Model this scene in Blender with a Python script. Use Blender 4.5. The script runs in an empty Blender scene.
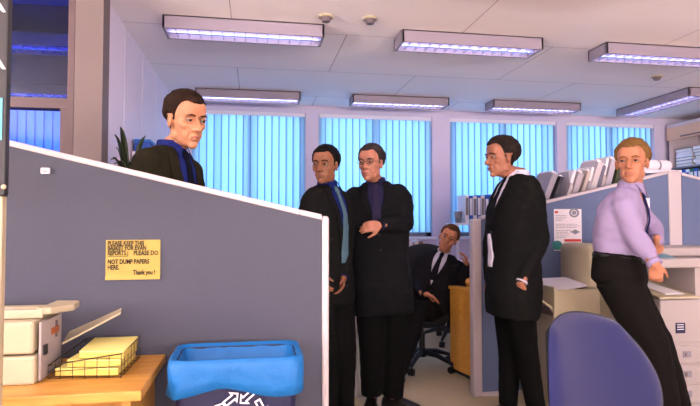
import bpy, bmesh, math, random
import numpy as np
from mathutils import Vector, Matrix, noise
from mathutils.bvhtree import BVHTree
random.seed(7)
C = bpy.context.scene.collection
SC = bpy.context.scene
PI = math.pi

# ------------------------------------------------------------------ camera, world, exposure
FPX = 550.0
YAW = math.atan(95 / FPX)
PIT = math.atan(19 / FPX)
EYE = 1.22
cam_d = bpy.data.cameras.new('camera'); cam = bpy.data.objects.new('camera', cam_d); C.objects.link(cam)
cam_d.sensor_width = 36.0; cam_d.lens = 36.0 * FPX / 700.0; cam_d.clip_start = 0.05
cam.location = (0, 0, EYE); cam.rotation_euler = (PI / 2 + PIT, 0, -YAW)
SC.camera = cam
SC.view_settings.view_transform = 'Standard'; SC.view_settings.look = 'None'
SC.view_settings.gamma = 1.0; SC.view_settings.use_curve_mapping = False
SC.view_settings.exposure = -0.08
W = bpy.data.worlds.new('World'); SC.world = W; W.use_nodes = True
bg = W.node_tree.nodes['Background']
bg.inputs[0].default_value = (0.16, 0.42, 1.0, 1); bg.inputs[1].default_value = 1.6

TUBE_POWER = 8.0      # ceiling lamps
SKY_POWER = 38.0      # sky light behind each blind
def area(name, loc, rot, sx, sy, power, col):
    l = bpy.data.lights.new(name, 'AREA'); l.shape = 'RECTANGLE'; l.size = sx; l.size_y = sy
    l.energy = power; l.color = col
    o = bpy.data.objects.new(name, l); C.objects.link(o); o.location = loc; o.rotation_euler = rot
    return o
YB = 6.5              # window wall
CEIL = 2.6
WIN = [(-0.72, 0.585), (0.745, 2.155), (2.385, 3.83), (3.965, 5.24)]
for (x0, x1) in WIN:
    area('daylight_or_fill', ((x0 + x1) / 2, YB + 0.9, 1.9), (-PI / 2, 0, 0), x1 - x0, 1.9, SKY_POWER, (0.42, 0.68, 0.90))
area('daylight_or_fill', (-2.2, 7.2, 1.9), (-PI / 2, 0, 0), 2.2, 1.6, SKY_POWER * 2.2, (0.32, 0.56, 1.0))
# unseen fill lights added behind the camera to brighten room and ceiling
area('daylight_or_fill', (1.9, -3.9, 1.7), (PI / 2, 0, 0), 5.5, 1.7, 75.0, (1.0, 0.87, 0.74))
area('daylight_or_fill', (1.9, -3.88, 1.3), (PI / 2 + 1.2, 0, 0), 5.5, .8, 800.0, (1.0, 0.84, 0.78))  # added uplight, tilted to brighten the ceiling

# unseen uplight added on the far left to brighten the ceiling
area('daylight_or_fill', (-3.85, -.4, 1.5), (0, -PI / 2 - 1.0, 0), 1.2, 4.5, 680.0, (1.0, 0.86, 0.80))
# ------------------------------------------------------------------ projection helpers
FV = Vector((math.sin(YAW), math.cos(YAW), 0)); RV = Vector((math.cos(YAW), -math.sin(YAW), 0)); UV = Vector((0, 0, 1))
def ray(px, py):
    x = (px - 350) / FPX; y = (203 - py) / FPX
    return RV * x + FV * (math.cos(PIT) - math.sin(PIT) * y) + UV * (math.sin(PIT) + math.cos(PIT) * y)
def P(px, py, D):
    d = ray(px, py); return Vector((0, 0, EYE)) + d * (D / d.dot(FV))
def hY(px, py, Y):
    d = ray(px, py); return Vector((0, 0, EYE)) + d * (Y / d.y)
def hX(px, py, X):
    d = ray(px, py); return Vector((0, 0, EYE)) + d * (X / d.x)
def hZ(px, py, Z):
    d = ray(px, py); return Vector((0, 0, EYE)) + d * ((Z - EYE) / d.z)
def facing(deg):
    a = math.radians(deg); return RV * math.sin(a) - FV * math.cos(a)

# ------------------------------------------------------------------ materials
def srgb(r, g, b):
    def f(c):
        c /= 255.0
        return c / 12.92 if c <= 0.04045 else ((c + 0.055) / 1.055) ** 2.4
    return (f(r), f(g), f(b), 1)
MATS = {}
def mat(name, rgb, rough=0.6, var=0.06, scale=6.0, bump=0.0, bscale=60.0, metal=0.0, sss=0.0, spec=0.5, stretch=None, sheen=0.0):
    if name in MATS: return MATS[name]
    m = bpy.data.materials.new(name); m.use_nodes = True; nt = m.node_tree; N = nt.nodes; L = nt.links
    b = N['Principled BSDF']; c = srgb(*rgb)
    tc = N.new('ShaderNodeTexCoord'); mp = N.new('ShaderNodeMapping'); L.new(tc.outputs['Object'], mp.inputs[0])
    if stretch: mp.inputs['Scale'].default_value = stretch
    n = N.new('ShaderNodeTexNoise'); n.inputs['Scale'].default_value = scale; n.inputs['Detail'].default_value = 4
    L.new(mp.outputs[0], n.inputs['Vector'])
    mx = N.new('ShaderNodeMix'); mx.data_type = 'RGBA'
    mx.inputs[6].default_value = tuple(max(0, v * (1 - var)) for v in c[:3]) + (1,)
    mx.inputs[7].default_value = tuple(min(1, v * (1 + var)) for v in c[:3]) + (1,)
    L.new(n.outputs['Fac'], mx.inputs[0]); L.new(mx.outputs[2], b.inputs['Base Color'])
    b.inputs['Roughness'].default_value = rough; b.inputs['Metallic'].default_value = metal
    b.inputs['Specular IOR Level'].default_value = spec
    if sss: b.inputs['Subsurface Weight'].default_value = sss; b.inputs['Subsurface Scale'].default_value = 0.01
    if sheen: b.inputs['Sheen Weight'].default_value = sheen
    if bump:
        n2 = N.new('ShaderNodeTexNoise'); n2.inputs['Scale'].default_value = bscale; n2.inputs['Detail'].default_value = 3
        L.new(mp.outputs[0], n2.inputs['Vector'])
        bp = N.new('ShaderNodeBump'); bp.inputs['Strength'].default_value = bump; bp.inputs['Distance'].default_value = 0.01
        L.new(n2.outputs['Fac'], bp.inputs['Height']); L.new(bp.outputs[0], b.inputs['Normal'])
    MATS[name] = m; return m
def emit(name, rgb, s):
    if name in MATS: return MATS[name]
    m = bpy.data.materials.new(name); m.use_nodes = True; b = m.node_tree.nodes['Principled BSDF']
    b.inputs['Base Color'].default_value = srgb(*rgb); b.inputs['Emission Color'].default_value = srgb(*rgb); b.inputs['Emission Strength'].default_value = s
    MATS[name] = m; return m
def wood(name, rgb1, rgb2):
    if name in MATS: return MATS[name]
    m = bpy.data.materials.new(name); m.use_nodes = True; nt = m.node_tree; N = nt.nodes; L = nt.links; b = N['Principled BSDF']
    tc = N.new('ShaderNodeTexCoord'); mp = N.new('ShaderNodeMapping'); mp.inputs['Scale'].default_value = (1.2, 9, 9); L.new(tc.outputs['Object'], mp.inputs[0])
    n = N.new('ShaderNodeTexNoise'); n.inputs['Scale'].default_value = 5; n.inputs['Detail'].default_value = 6; n.inputs['Distortion'].default_value = 0.6; L.new(mp.outputs[0], n.inputs['Vector'])
    cr = N.new('ShaderNodeValToRGB'); cr.color_ramp.elements[0].position = 0.3; cr.color_ramp.elements[0].color = srgb(*rgb1); cr.color_ramp.elements[1].position = 0.75; cr.color_ramp.elements[1].color = srgb(*rgb2)
    L.new(n.outputs['Fac'], cr.inputs[0]); L.new(cr.outputs[0], b.inputs['Base Color']); b.inputs['Roughness'].default_value = 0.42
    MATS[name] = m; return m
def m_slat():
    m = bpy.data.materials.new('blind_fabric'); m.use_nodes = True; nt = m.node_tree; N = nt.nodes; L = nt.links
    for n in list(N): N.remove(n)
    o = N.new('ShaderNodeOutputMaterial'); t = N.new('ShaderNodeBsdfTranslucent'); d = N.new('ShaderNodeBsdfDiffuse'); mx = N.new('ShaderNodeMixShader')
    t.inputs[0].default_value = (0.55, 0.80, 0.93, 1); d.inputs[0].default_value = (0.5, 0.66, 0.8, 1); mx.inputs[0].default_value = 0.35
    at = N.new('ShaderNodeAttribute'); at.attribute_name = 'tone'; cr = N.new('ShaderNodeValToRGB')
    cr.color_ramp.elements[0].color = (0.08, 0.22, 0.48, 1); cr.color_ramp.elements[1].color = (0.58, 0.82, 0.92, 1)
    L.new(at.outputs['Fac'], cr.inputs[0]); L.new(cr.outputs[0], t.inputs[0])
    L.new(t.outputs[0], mx.inputs[1]); L.new(d.outputs[0], mx.inputs[2]); L.new(mx.outputs[0], o.inputs[0]); return m
def m_glass(name, tint=(1, 1, 1), refl=0.12):
    m = bpy.data.materials.new(name); m.use_nodes = True; nt = m.node_tree; N = nt.nodes; L = nt.links
    for n in list(N): N.remove(n)
    o = N.new('ShaderNodeOutputMaterial'); t = N.new('ShaderNodeBsdfTransparent'); g = N.new('ShaderNodeBsdfGlossy'); mx = N.new('ShaderNodeMixShader')
    t.inputs[0].default_value = tint + (1,); g.inputs['Roughness'].default_value = 0.03; mx.inputs[0].default_value = refl
    L.new(t.outputs[0], mx.inputs[1]); L.new(g.outputs[0], mx.inputs[2]); L.new(mx.outputs[0], o.inputs[0]); return m
def m_ceiling():
    m = mat('ceiling_tile', (250, 240, 240), 0.9, 0.03, 2.0); nt = m.node_tree; N = nt.nodes; L = nt.links; b = N['Principled BSDF']
    src = b.inputs['Base Color'].links[0].from_socket
    tc = N.new('ShaderNodeTexCoord'); br = N.new('ShaderNodeTexBrick'); mp = N.new('ShaderNodeMapping')
    mp.inputs['Location'].default_value = (0.165, 0.08, 0)
    br.offset = 0.5; br.inputs['Scale'].default_value = 1.0; br.inputs['Mortar Size'].default_value = 0.0035; br.inputs['Mortar Smooth'].default_value = 0.0
    br.inputs['Brick Width'].default_value = 1.65; br.inputs['Row Height'].default_value = 1.01
    L.new(tc.outputs['Object'], mp.inputs[0]); L.new(mp.outputs[0], br.inputs['Vector'])
    mx = N.new('ShaderNodeMix'); mx.data_type = 'RGBA'; mx.inputs[7].default_value = srgb(186, 170, 174)
    L.new(br.outputs['Fac'], mx.inputs[0]); L.new(src, mx.inputs[6]); L.new(mx.outputs[2], b.inputs['Base Color']); return m
M_CEIL = m_ceiling()
M_WALL = mat('lilac_wall', (214, 204, 226), 0.8, 0.03, 3)
M_LWALL = mat('left_wall_panel', (232, 220, 232), 0.55, 0.02, 3)
M_FLOOR = mat('carpet', (186, 172, 140), 0.95, 0.12, 45, 0.4, 220)
M_FAB = mat('screen_fabric', (74, 76, 90), 0.95, 0.10, 160, 0.35, 400)
M_FAB2 = mat('screen_fabric_blue', (98, 112, 146), 0.95, 0.07, 120, 0.3, 400)
M_FAB3 = mat('screen_fabric_dark', (84, 78, 76), 0.95, 0.07, 120, 0.3, 400)
M_TRIM = mat('screen_trim', (190, 180, 184), 0.35, 0.03, 4)
M_CREAM = mat('cream_plastic', (178, 166, 138), 0.45, 0.03, 4)
M_CREAM2 = mat('pale_grey_plastic', (164, 154, 152), 0.45, 0.03, 4)
M_DGREY = mat('dark_plastic', (38, 38, 42), 0.5, 0.1, 8)
M_BLACK = mat('black_plastic', (14, 14, 17), 0.45, 0.1, 8)
M_WHITE = mat('white_paint', (232, 226, 236), 0.5, 0.02, 4)
M_FRAME = mat('brown_frame', (92, 74, 76), 0.5, 0.06, 6)
M_PILLAR = mat('pillar_paint', (110, 94, 98), 0.6, 0.05, 5)
M_OAK = wood('oak_veneer', (176, 122, 52), (206, 154, 74))
M_PAPER = mat('white_paper', (232, 226, 230), 0.8, 0.03, 10)
M_YEL = mat('yellow_paper', (214, 190, 92), 0.75, 0.05, 8)
M_NOTE = mat('note_paper', (172, 148, 72), 0.75, 0.08, 9)
M_INK = mat('ink', (40, 32, 20), 0.8)
M_BLUEBAG = mat('bin_liner_blue', (0, 98, 168), 0.55, 0.12, 14, 0.5, 24)
M_NAVY = mat('navy_plastic', (16, 20, 62), 0.5, 0.08, 6)
M_WIRE = mat('dark_wire', (52, 42, 26), 0.4, 0.05, 6, metal=0.4)
M_GREY = mat('mid_grey', (128, 124, 134), 0.6, 0.05, 6)
M_SLAT = m_slat()
M_GLASS = m_glass('window_glass', (0.93, 0.97, 1.0), 0.06)
M_GLASS2 = m_glass('partition_glass', (0.36, 0.52, 0.95), 0.03)
M_CHAIRB = mat('blue_upholstery', (10, 18, 78), 0.9, 0.10, 70, 0.3, 300, sheen=0.2)
M_BLUECARD = mat('blue_card', (40, 82, 176), 0.6, 0.06, 6)
M_GREENCARD = mat('green_card', (40, 112, 84), 0.6, 0.06, 6)
M_LAMP = emit('lamp_tube', (222, 216, 255), TUBE_POWER)
M_REFL = mat('lamp_reflector', (190, 190, 214), 0.25, 0.02, 5, metal=0.6)
M_LAMPBODY = mat('lamp_housing', (150, 138, 152), 0.5, 0.02, 5)

# ------------------------------------------------------------------ mesh helpers
def tag(o, label=None, cat=None, group=None, kind=None):
    if label: o['label'] = label
    if cat: o['category'] = cat
    if group: o['group'] = group
    if kind: o['kind'] = kind
    return o
def thing(name, label, cat, loc=(0, 0, 0), group=None):
    o = bpy.data.objects.new(name, None); o.empty_display_size = 0.1; C.objects.link(o); o.location = loc
    return tag(o, label, cat, group)
class MB:
    """collects shapes for ONE mesh; coordinates are world coordinates"""
    def __init__(s): s.v = []; s.f = []; s.mi = []
    def add(s, vs, fs, m=0):
        k = len(s.v); s.v += [Vector(v) for v in vs]; s.f += [[i + k for i in f] for f in fs]; s.mi += [m] * len(fs); return s
    def box(s, a, b, m=0, M=None):
        x0, y0, z0 = [min(a[i], b[i]) for i in range(3)]; x1, y1, z1 = [max(a[i], b[i]) for i in range(3)]
        vs = [Vector(p) for p in ((x0, y0, z0), (x1, y0, z0), (x1, y1, z0), (x0, y1, z0), (x0, y0, z1), (x1, y0, z1), (x1, y1, z1), (x0, y1, z1))]
        if M: vs = [M @ v for v in vs]
        return s.add(vs, [(0, 3, 2, 1), (4, 5, 6, 7), (0, 1, 5, 4), (1, 2, 6, 5), (2, 3, 7, 6), (3, 0, 4, 7)], m)
    def prism(s, pts, ext, m=0):
        n = len(pts); pts = [Vector(p) for p in pts]; ext = Vector(ext)
        return s.add(pts + [p + ext for p in pts], [list(range(n))[::-1], list(range(n, 2 * n))] + [(i, (i + 1) % n, n + (i + 1) % n, n + i) for i in range(n)], m)
    def loft(s, rings, m=0, cap=True):
        n = len(rings[0]); vs = [p for r in rings for p in r]; fs = []
        for i in range(len(rings) - 1):
            for j in range(n):
                a = i * n + j; b = i * n + (j + 1) % n
                fs.append((a, b, b + n, a + n))
        if cap: fs += [list(range(n))[::-1], list(range((len(rings) - 1) * n, len(rings) * n))]
        return s.add(vs, fs, m)
    def ell(s, c, r, R=None, n=16, m=0):
        c = Vector(c); vs = []; h = n // 2; R = R or Matrix.Identity(3)
        vs.append(c + R @ Vector((0, 0, r[2])))
        for i in range(1, h):
            t = PI * i / h
            for j in range(n):
                p = 2 * PI * j / n; vs.append(c + R @ Vector((r[0] * math.sin(t) * math.cos(p), r[1] * math.sin(t) * math.sin(p), r[2] * math.cos(t))))
        vs.append(c + R @ Vector((0, 0, -r[2]))); fs = []
        for j in range(n): fs.append((0, 1 + j, 1 + (j + 1) % n))
        for i in range(h - 2):
            for j in range(n):
                a = 1 + i * n + j; b = 1 + i * n + (j + 1) % n; fs.append((a, a + n, b + n, b))
        e = len(vs) - 1; k = 1 + (h - 2) * n
        for j in range(n): fs.append((k + j, e, k + (j + 1) % n))
        return s.add(vs, fs, m)
    def tube(s, pts, rad, n=12, m=0, round_=True, flat=1.0, fdir=None):
        pts = [Vector(p) for p in pts]
        if not hasattr(rad, '__len__'): rad = [rad] * len(pts)
        rings = []; prev = None
        if round_:
            d0 = (pts[0] - pts[1]).normalized(); d1 = (pts[-1] - pts[-2]).normalized()
            r0, r1 = rad[0], rad[-1]
            P0 = [(pts[0] + d0 * r0 * k, r0 * w) for k, w in ((.97, .2), (.8, .6), (.45, .89))]
            P1 = [(pts[-1] + d1 * r1 * k, r1 * w) for k, w in ((.45, .89), (.8, .6), (.97, .2))]
            seq = P0 + list(zip(pts, rad)) + P1
        else: seq = list(zip(pts, rad))
        for i, (p, r) in enumerate(seq):
            a = seq[max(i - 1, 0)][0]; b = seq[min(i + 1, len(seq) - 1)][0]; t = (b - a).normalized()
            if prev is None:
                u = Vector(fdir) if fdir else (Vector((0, 0, 1)) if abs(t.z) < .9 else Vector((1, 0, 0)))
            else: u = prev
            u = (u - t * u.dot(t)).normalized(); prev = u; w = t.cross(u)
            rings.append([p + u * (r * flat * math.cos(2 * PI * j / n)) + w * (r * math.sin(2 * PI * j / n)) for j in range(n)])
        return s.loft(rings, m)
    def cyl(s, c, r, h, n=24, m=0, r2=None):
        c = Vector(c); r2 = r if r2 is None else r2
        return s.loft([[c + Vector((r * math.cos(2 * PI * j / n), r * math.sin(2 * PI * j / n), 0)) for j in range(n)], [c + Vector((r2 * math.cos(2 * PI * j / n), r2 * math.sin(2 * PI * j / n), h)) for j in range(n)]], m)
    def mesh(s, name):
        me = bpy.data.meshes.new(name); me.from_pydata([tuple(v) for v in s.v], [], s.f); me.update()
        return me
    def build(s, name, mats, parent=None, smooth=False, bevel=0.0, origin=None, auto=False, seg=2):
        if not isinstance(mats, (list, tuple)): mats = [mats]
        org = world_loc(parent) if parent else (Vector(origin) if origin is not None else Vector((0, 0, 0)))
        me = bpy.data.meshes.new(name); me.from_pydata([tuple(v - org) for v in s.v], [], s.f)
        for mm in mats: me.materials.append(mm)
        for p, k in zip(me.polygons, s.mi): p.material_index = k; p.use_smooth = smooth
        bm = bmesh.new(); bm.from_mesh(me); bmesh.ops.recalc_face_normals(bm, faces=bm.faces); bm.to_mesh(me); bm.free()
        o = bpy.data.objects.new(name, me); C.objects.link(o)
        if parent: o.parent = parent
        else: o.location = org
        if bevel:
            b = o.modifiers.new('b', 'BEVEL'); b.width = bevel; b.segments = seg; b.limit_method = 'ANGLE'
        if auto:
            for p in me.polygons: p.use_smooth = True
            me.set_sharp_from_angle(angle=math.radians(40))
        return o
def world_loc(o):
    v = Vector((0, 0, 0))
    while o is not None: v = v + o.location; o = o.parent
    return v
def remesh(mb, voxel, smooth_it=2):
    me = mb.mesh('tmp'); o = bpy.data.objects.new('tmp', me); C.objects.link(o)
    r = o.modifiers.new('r', 'REMESH'); r.mode = 'VOXEL'; r.voxel_size = voxel; r.adaptivity = 0.0
    bpy.context.view_layer.update(); dg = bpy.context.evaluated_depsgraph_get()
    ev = o.evaluated_get(dg).to_mesh()
    nv = len(ev.vertices); co = np.empty(nv * 3, dtype=np.float32); ev.vertices.foreach_get('co', co); co = co.reshape(-1, 3).astype(float)
    faces = [tuple(p.vertices) for p in ev.polygons]
    ed = np.empty(len(ev.edges) * 2, dtype=np.int32); ev.edges.foreach_get('vertices', ed); ed = ed.reshape(-1, 2)
    o.evaluated_get(dg).to_mesh_clear(); bpy.data.objects.remove(o); bpy.data.meshes.remove(me)
    cnt = np.bincount(ed.ravel(), minlength=nv)[:, None]
    for _ in range(smooth_it):
        acc = np.zeros_like(co)
        for k in range(3):
            acc[:, k] = np.bincount(ed[:, 0], co[ed[:, 1], k], nv) + np.bincount(ed[:, 1], co[ed[:, 0], k], nv)
        co = co * 0.4 + 0.6 * acc / np.maximum(cnt, 1)
    return co, faces
def mesh_obj(name, co, faces, m, parent, smooth=True):
    org = np.array(world_loc(parent)) if parent else np.zeros(3)
    me = bpy.data.meshes.new(name); me.from_pydata((np.array(co) - org).tolist(), [], faces); me.materials.append(m)
    if smooth: me.polygons.foreach_set('use_smooth', [True] * len(me.polygons))
    me.update(); o = bpy.data.objects.new(name, me); C.objects.link(o); o.parent = parent; return o
def dup(root, loc, label=None, group=None):
    r = root.copy(); C.objects.link(r); r.location = loc
    if label: r['label'] = label
    if group: r['group'] = group
    for ch in [o for o in bpy.data.objects if o.parent == root]:
        c = ch.copy(); C.objects.link(c); c.parent = r
        for g in [o for o in bpy.data.objects if o.parent == ch]:
            d = g.copy(); C.objects.link(d); d.parent = c
    return r
def struct(mb, name, m, parent=None, **k): return tag(mb.build(name, m, parent, **k), kind='structure') if not parent else mb.build(name, m, parent, **k)

# ------------------------------------------------------------------ the room
XL, XR, YF = -0.91, 5.85, -4.0
struct(MB().box((-4, YF, -0.1), (XR + .1, YB + .1, 0)), 'floor', M_FLOOR)
struct(MB().box((-4, YF, CEIL), (XR + .1, YB + .1, CEIL + .1)), 'ceiling', M_CEIL)
w = MB(); ZS, ZT = 1.04, 2.515
w.box((XL - .1, YB, 0), (XR + .1, YB + .2, ZS)); w.box((XL - .1, YB, ZT), (XR + .1, YB + .2, CEIL))
xs = [XL - .1] + [v for p in WIN for v in p] + [XR + .1]
for i in range(0, len(xs), 2): w.box((xs[i], YB, ZS), (xs[i + 1], YB + .2, ZT))
struct(w, 'wall_back', M_WALL)
YG = 3.32     # glazed wall on the left
w = MB()
pw = 0.62
y = YG + .12
while y < YB:
    w.box((XL - .1, y, 0), (XL, min(y + pw, YB) - .014, CEIL)); y += pw
w.box((XL - .1, YG, 0), (XL - .012, YB, CEIL)); struct(MB().box((XL - .1, YG - .02, 0), (XL + .05, YG + .12, CEIL)), 'pier_return_shade', mat('shaded_pier_edge', (112, 98, 96), .6))  # strip by the pier: shading of its return side put into the darker colour
struct(w, 'wall_left', M_LWALL)
struct(MB().box((XR, YF, 0), (XR + .1, YB, CEIL)), 'wall_right', M_WALL)
w = MB().box((-4, YF - .1, 0), (XR, YF, .9)).box((-4, YF - .1, 2.5), (XR, YF, CEIL)).box((-4, YF - .1, .9), (-.9, YF, 2.5)).box((4.7, YF - .1, .9), (XR, YF, 2.5))
struct(w, 'wall_rear', M_WALL)
struct(MB().box((-4.1, YF, 0), (-4, YB + 1, CEIL)), 'wall_far_left', M_WALL)
struct(MB().box((XL, YB - .012, 0), (XR, YB, .1)), 'baseboard_back', M_WHITE)
struct(MB().box((XL, YG + .1, 0), (XL + .012, YB, .1)), 'baseboard_left', M_WHITE)
# window frames, glass, sills
for i, (x0, x1) in enumerate(WIN):
    f = MB(); t = .05
    f.box((x0, YB + .06, ZS), (x0 + t, YB + .12, ZT)); f.box((x1 - t, YB + .06, ZS), (x1, YB + .12, ZT)); f.box((x0, YB + .06, ZS), (x1, YB + .12, ZS + t)); f.box((x0, YB + .06, ZT - t), (x1, YB + .12, ZT))
    f.box(((x0 + x1) / 2 - .03, YB + .06, ZS), ((x0 + x1) / 2 + .03, YB + .12, ZT))
    o = struct(f, 'window_%d' % (i + 1), M_GREY)
    MB().box((x0 + t, YB + .085, ZS + t), (x1 - t, YB + .091, ZT - t)).build('window_glass', M_GLASS, o)
    MB().box((x0 - .03, YB - .09, ZS - .035), (x1 + .03, YB + .06, ZS)).build('window_sill', M_WHITE, o, bevel=.006)
# vertical blinds
words = ['leftmost window, behind the man at the screen', 'window behind the man with folded arms', 'window behind the man in profile', 'right-hand window behind the blond man']
def blind(x0, x1, yy, z0, z1, label, step=.083, seed=0, gap=()):
    rnd = random.Random(seed); r = thing('vertical_blind', label, 'blind', ((x0 + x1) / 2, yy, z0), 'vertical blinds across the windows')
    MB().box((x0, yy - .02, z1 - .045), (x1, yy + .02, z1)).build('headrail', M_WHITE, r)
    b = MB(); x = x0 + .036; k = 0; tones = []
    while x < x1 + .012:
        if k not in gap:
            a = math.radians(13 + rnd.uniform(-3, 3)); c = math.cos(a) * .0505; s_ = math.sin(a) * .0505; n = 8; rr = []
            for j in range(n + 1):
                u = j / n * 2 - 1; bow = .005 * (1 - u * u); rr.append((x + u * c + bow * math.sin(a), yy + u * s_ - bow))
            vs = [(p[0], p[1], z0 + .03) for p in rr] + [(p[0], p[1], z1 - .045) for p in rr]
            b.add(vs, [(j, j + 1, n + 2 + j, n + 1 + j) for j in range(n)])
            tn = .82 + .18 * rnd.random() if rnd.random() < .88 else .6; tones += [0.0] + [tn] * (n - 2) + [.25]  # dark slat edges: hem and overlap shade put into the colour
        x += step; k += 1
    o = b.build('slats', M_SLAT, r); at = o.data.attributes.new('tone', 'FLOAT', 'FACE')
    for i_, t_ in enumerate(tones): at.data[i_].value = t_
    b = MB(); b.tube([(x0 + .03, yy - .01, z0 + .035), (x1 - .03, yy - .01, z0 + .035)], .0025, 6).build('bottom_chain', M_GREY, r)
    return r
for i, (x0, x1) in enumerate(WIN):
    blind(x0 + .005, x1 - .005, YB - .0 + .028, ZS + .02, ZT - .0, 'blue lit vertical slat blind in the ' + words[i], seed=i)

# glazed partition on the left with the dark office behind it
def rect(mb, px0, px1, py0, py1, Y, th=.05, m=0):
    a = hY(px0, py0, Y); b = hY(px1, py1, Y); return mb.box((a.x, Y, b.z), (b.x, Y + th, a.z), m)
p0 = hY(72, 0, YG).x; p1 = XL
w = MB(); w.box((p0 + .0, YG, 0), (XL - .101, YG + .1, CEIL)); struct(w, 'wall_glazed_pier', M_PILLAR)
xa = hY(-60, 0, YG).x
struct(MB().box((-4, YG, 0), (p0, YG + .08, 1.05)).box((-4, YG, 0), (xa, YG + .08, CEIL)), 'wall_glazed', M_PILLAR)
zt = hY(40, 98, YG).z; zt2 = hY(40, 108, YG).z
f = MB()
f.box((p0 - .012, YG - .015, 1.05), (p0 + .022, YG + .09, CEIL)); f.box((xa, YG - .01, zt2), (p0, YG + .085, zt)); f.box((p0 - .05, YG - .005, 1.05), (p0 - .010, YG + .08, zt2))
f.box((xa, YG - .01, 1.05), (p0, YG + .085, 1.1)); f.box((xa, YG - .01, 1.05), (xa + .05, YG + .085, CEIL))
wo = struct(f, 'window_5', M_FRAME)
MB().box((xa + .05, YG + .03, zt), (p0 - .012, YG + .036, CEIL)).box((xa + .05, YG + .03, 1.1), (p0 - .05, YG + .036, zt2)).build('window_glass', M_GLASS2, wo)
# dark office walls (its own far wall has a blinded window)
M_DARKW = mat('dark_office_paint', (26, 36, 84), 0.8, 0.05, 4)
YD = 6.0
w = MB(); wx0, wx1 = hY(4, 0, YD).x, hY(64, 0, YD).x; wz1 = hY(30, 103, YD).z
w.box((-4, YD, 0), (XL - .1, YD + .1, 1.0)); w.box((-4, YD, wz1), (XL - .1, YD + .1, CEIL)); w.box((wx1, YD, 1.0), (XL - .1, YD + .1, wz1)); w.box((-4, YD, 1), (wx0 - .6, YD + .1, wz1))
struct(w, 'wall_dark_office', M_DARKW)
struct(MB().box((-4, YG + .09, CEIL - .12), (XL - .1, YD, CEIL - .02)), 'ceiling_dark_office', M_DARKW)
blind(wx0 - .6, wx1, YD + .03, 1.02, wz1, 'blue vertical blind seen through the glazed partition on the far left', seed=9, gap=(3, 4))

# ceiling lights
def lamp(x0, x1, y0, y1, label, lit=True, group='louvred ceiling light fittings', zc=CEIL, on=M_LAMP, along='x'):
    t = .09; zb = zc - t
    r = thing('ceiling_light', label, 'ceiling light', ((x0 + x1) / 2, (y0 + y1) / 2, zc), group)
    h = MB(); e = .018
    h.box((x0, y0, zb), (x1, y0 + e, zc)); h.box((x0, y1 - e, zb), (x1, y1, zc)); h.box((x0, y0, zb), (x0 + e, y1, zc)); h.box((x1 - e, y0, zb), (x1, y1, zc)); h.box((x0, y0, zc - .012), (x1, y1, zc))
    h.build('housing', M_LAMPBODY, r, bevel=.003)
    l = MB()
    if along == 'x':
        n = int((x1 - x0) / .075)
        for k in range(1, n):
            x = x0 + (x1 - x0) * k / n; l.box((x - .0015, y0 + e, zb + .006), (x + .0015, y1 - e, zb + .034))
        yc = (y0 + y1) / 2; l.prism([(x0 + e, yc - .012, zb + .006), (x0 + e, yc + .012, zb + .006), (x0 + e, yc, zb + .045)], (x1 - x0 - 2 * e, 0, 0))
        tb = [[(x0 + .04, yy, zb + .05), (x1 - .04, yy, zb + .05)] for yy in (y0 + (y1 - y0) * .28, y0 + (y1 - y0) * .72)]
    else:
        n = int((y1 - y0) / .075)
        for k in range(1, n):
            y = y0 + (y1 - y0) * k / n; l.box((x0 + e, y - .0015, zb + .006), (x1 - e, y + .0015, zb + .034))
        xc = (x0 + x1) / 2; l.prism([(xc - .012, y0 + e, zb + .006), (xc + .012, y0 + e, zb + .006), (xc, y0 + e, zb + .045)], (0, y1 - y0 - 2 * e, 0))
        tb = [[(xx, y0 + .04, zb + .05), (xx, y1 - .04, zb + .05)] for xx in (x0 + (x1 - x0) * .28, x0 + (x1 - x0) * .72)]
    l.build('louvre', M_REFL, r)
    for q in tb: MB().tube(q, .014, 10).build('lamp_tube', on, r, smooth=True)
    return r
rows = [(3.765, 4.0), (5.79, 6.02)]; cols = [(-.615, .47), (1.03, 2.12), (2.64, 3.72)]
lb = [['left near row ceiling light above the man at the grey screen', 'middle near row ceiling light above the man with folded arms', 'right near row ceiling light above the blond man'],
      ['far row ceiling light over the leftmost window', 'far row ceiling light over the window behind folded arms man', 'far row ceiling light over the window behind the man in profile']]
for j, (y0, y1) in enumerate(rows):
    for i, (x0, x1) in enumerate(cols): lamp(x0, x1, y0, y1, 'white louvred ' + lb[j][i])
lamp(4.36, 4.62, 4.9, 6.05, 'white louvred ceiling light set lengthways before the book cabinet at right', along='y')
lamp(1.03, 2.12, 2.57, 2.81, 'white louvred ceiling light barely showing at the top edge of view')
for (x0, x1) in cols[:1] + cols[2:]:
    for (y0, y1) in ((.2, .44), (-2, -1.77)): lamp(x0, x1, y0, y1, 'white louvred ceiling light behind the viewer, %s and %s' % ('on the left' if x0 < 0 else 'on the right', 'nearer' if y0 > 0 else 'farther back'))
M_LAMPD = emit('dim_blue_tube', (60, 100, 255), 2.2)
M_CEILD = M_DARKW
for (pa, pb, Yn) in ((20, 34, 3.9), (89, 97, 5.4)):
    z = hY(40, pb, Yn).z; xx0 = hY(4, 30, Yn).x - .3; xx1 = hY(78, 30, Yn).x
    r = lamp(xx0, min(xx1, XL - .12), Yn, Yn + .24, 'dim blue ceiling light in the dark office, ' + ('nearer the glass' if Yn < 5 else 'farther one near its window'), zc=CEIL - .12, on=M_LAMPD, group='dim lights of the dark office')
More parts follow.
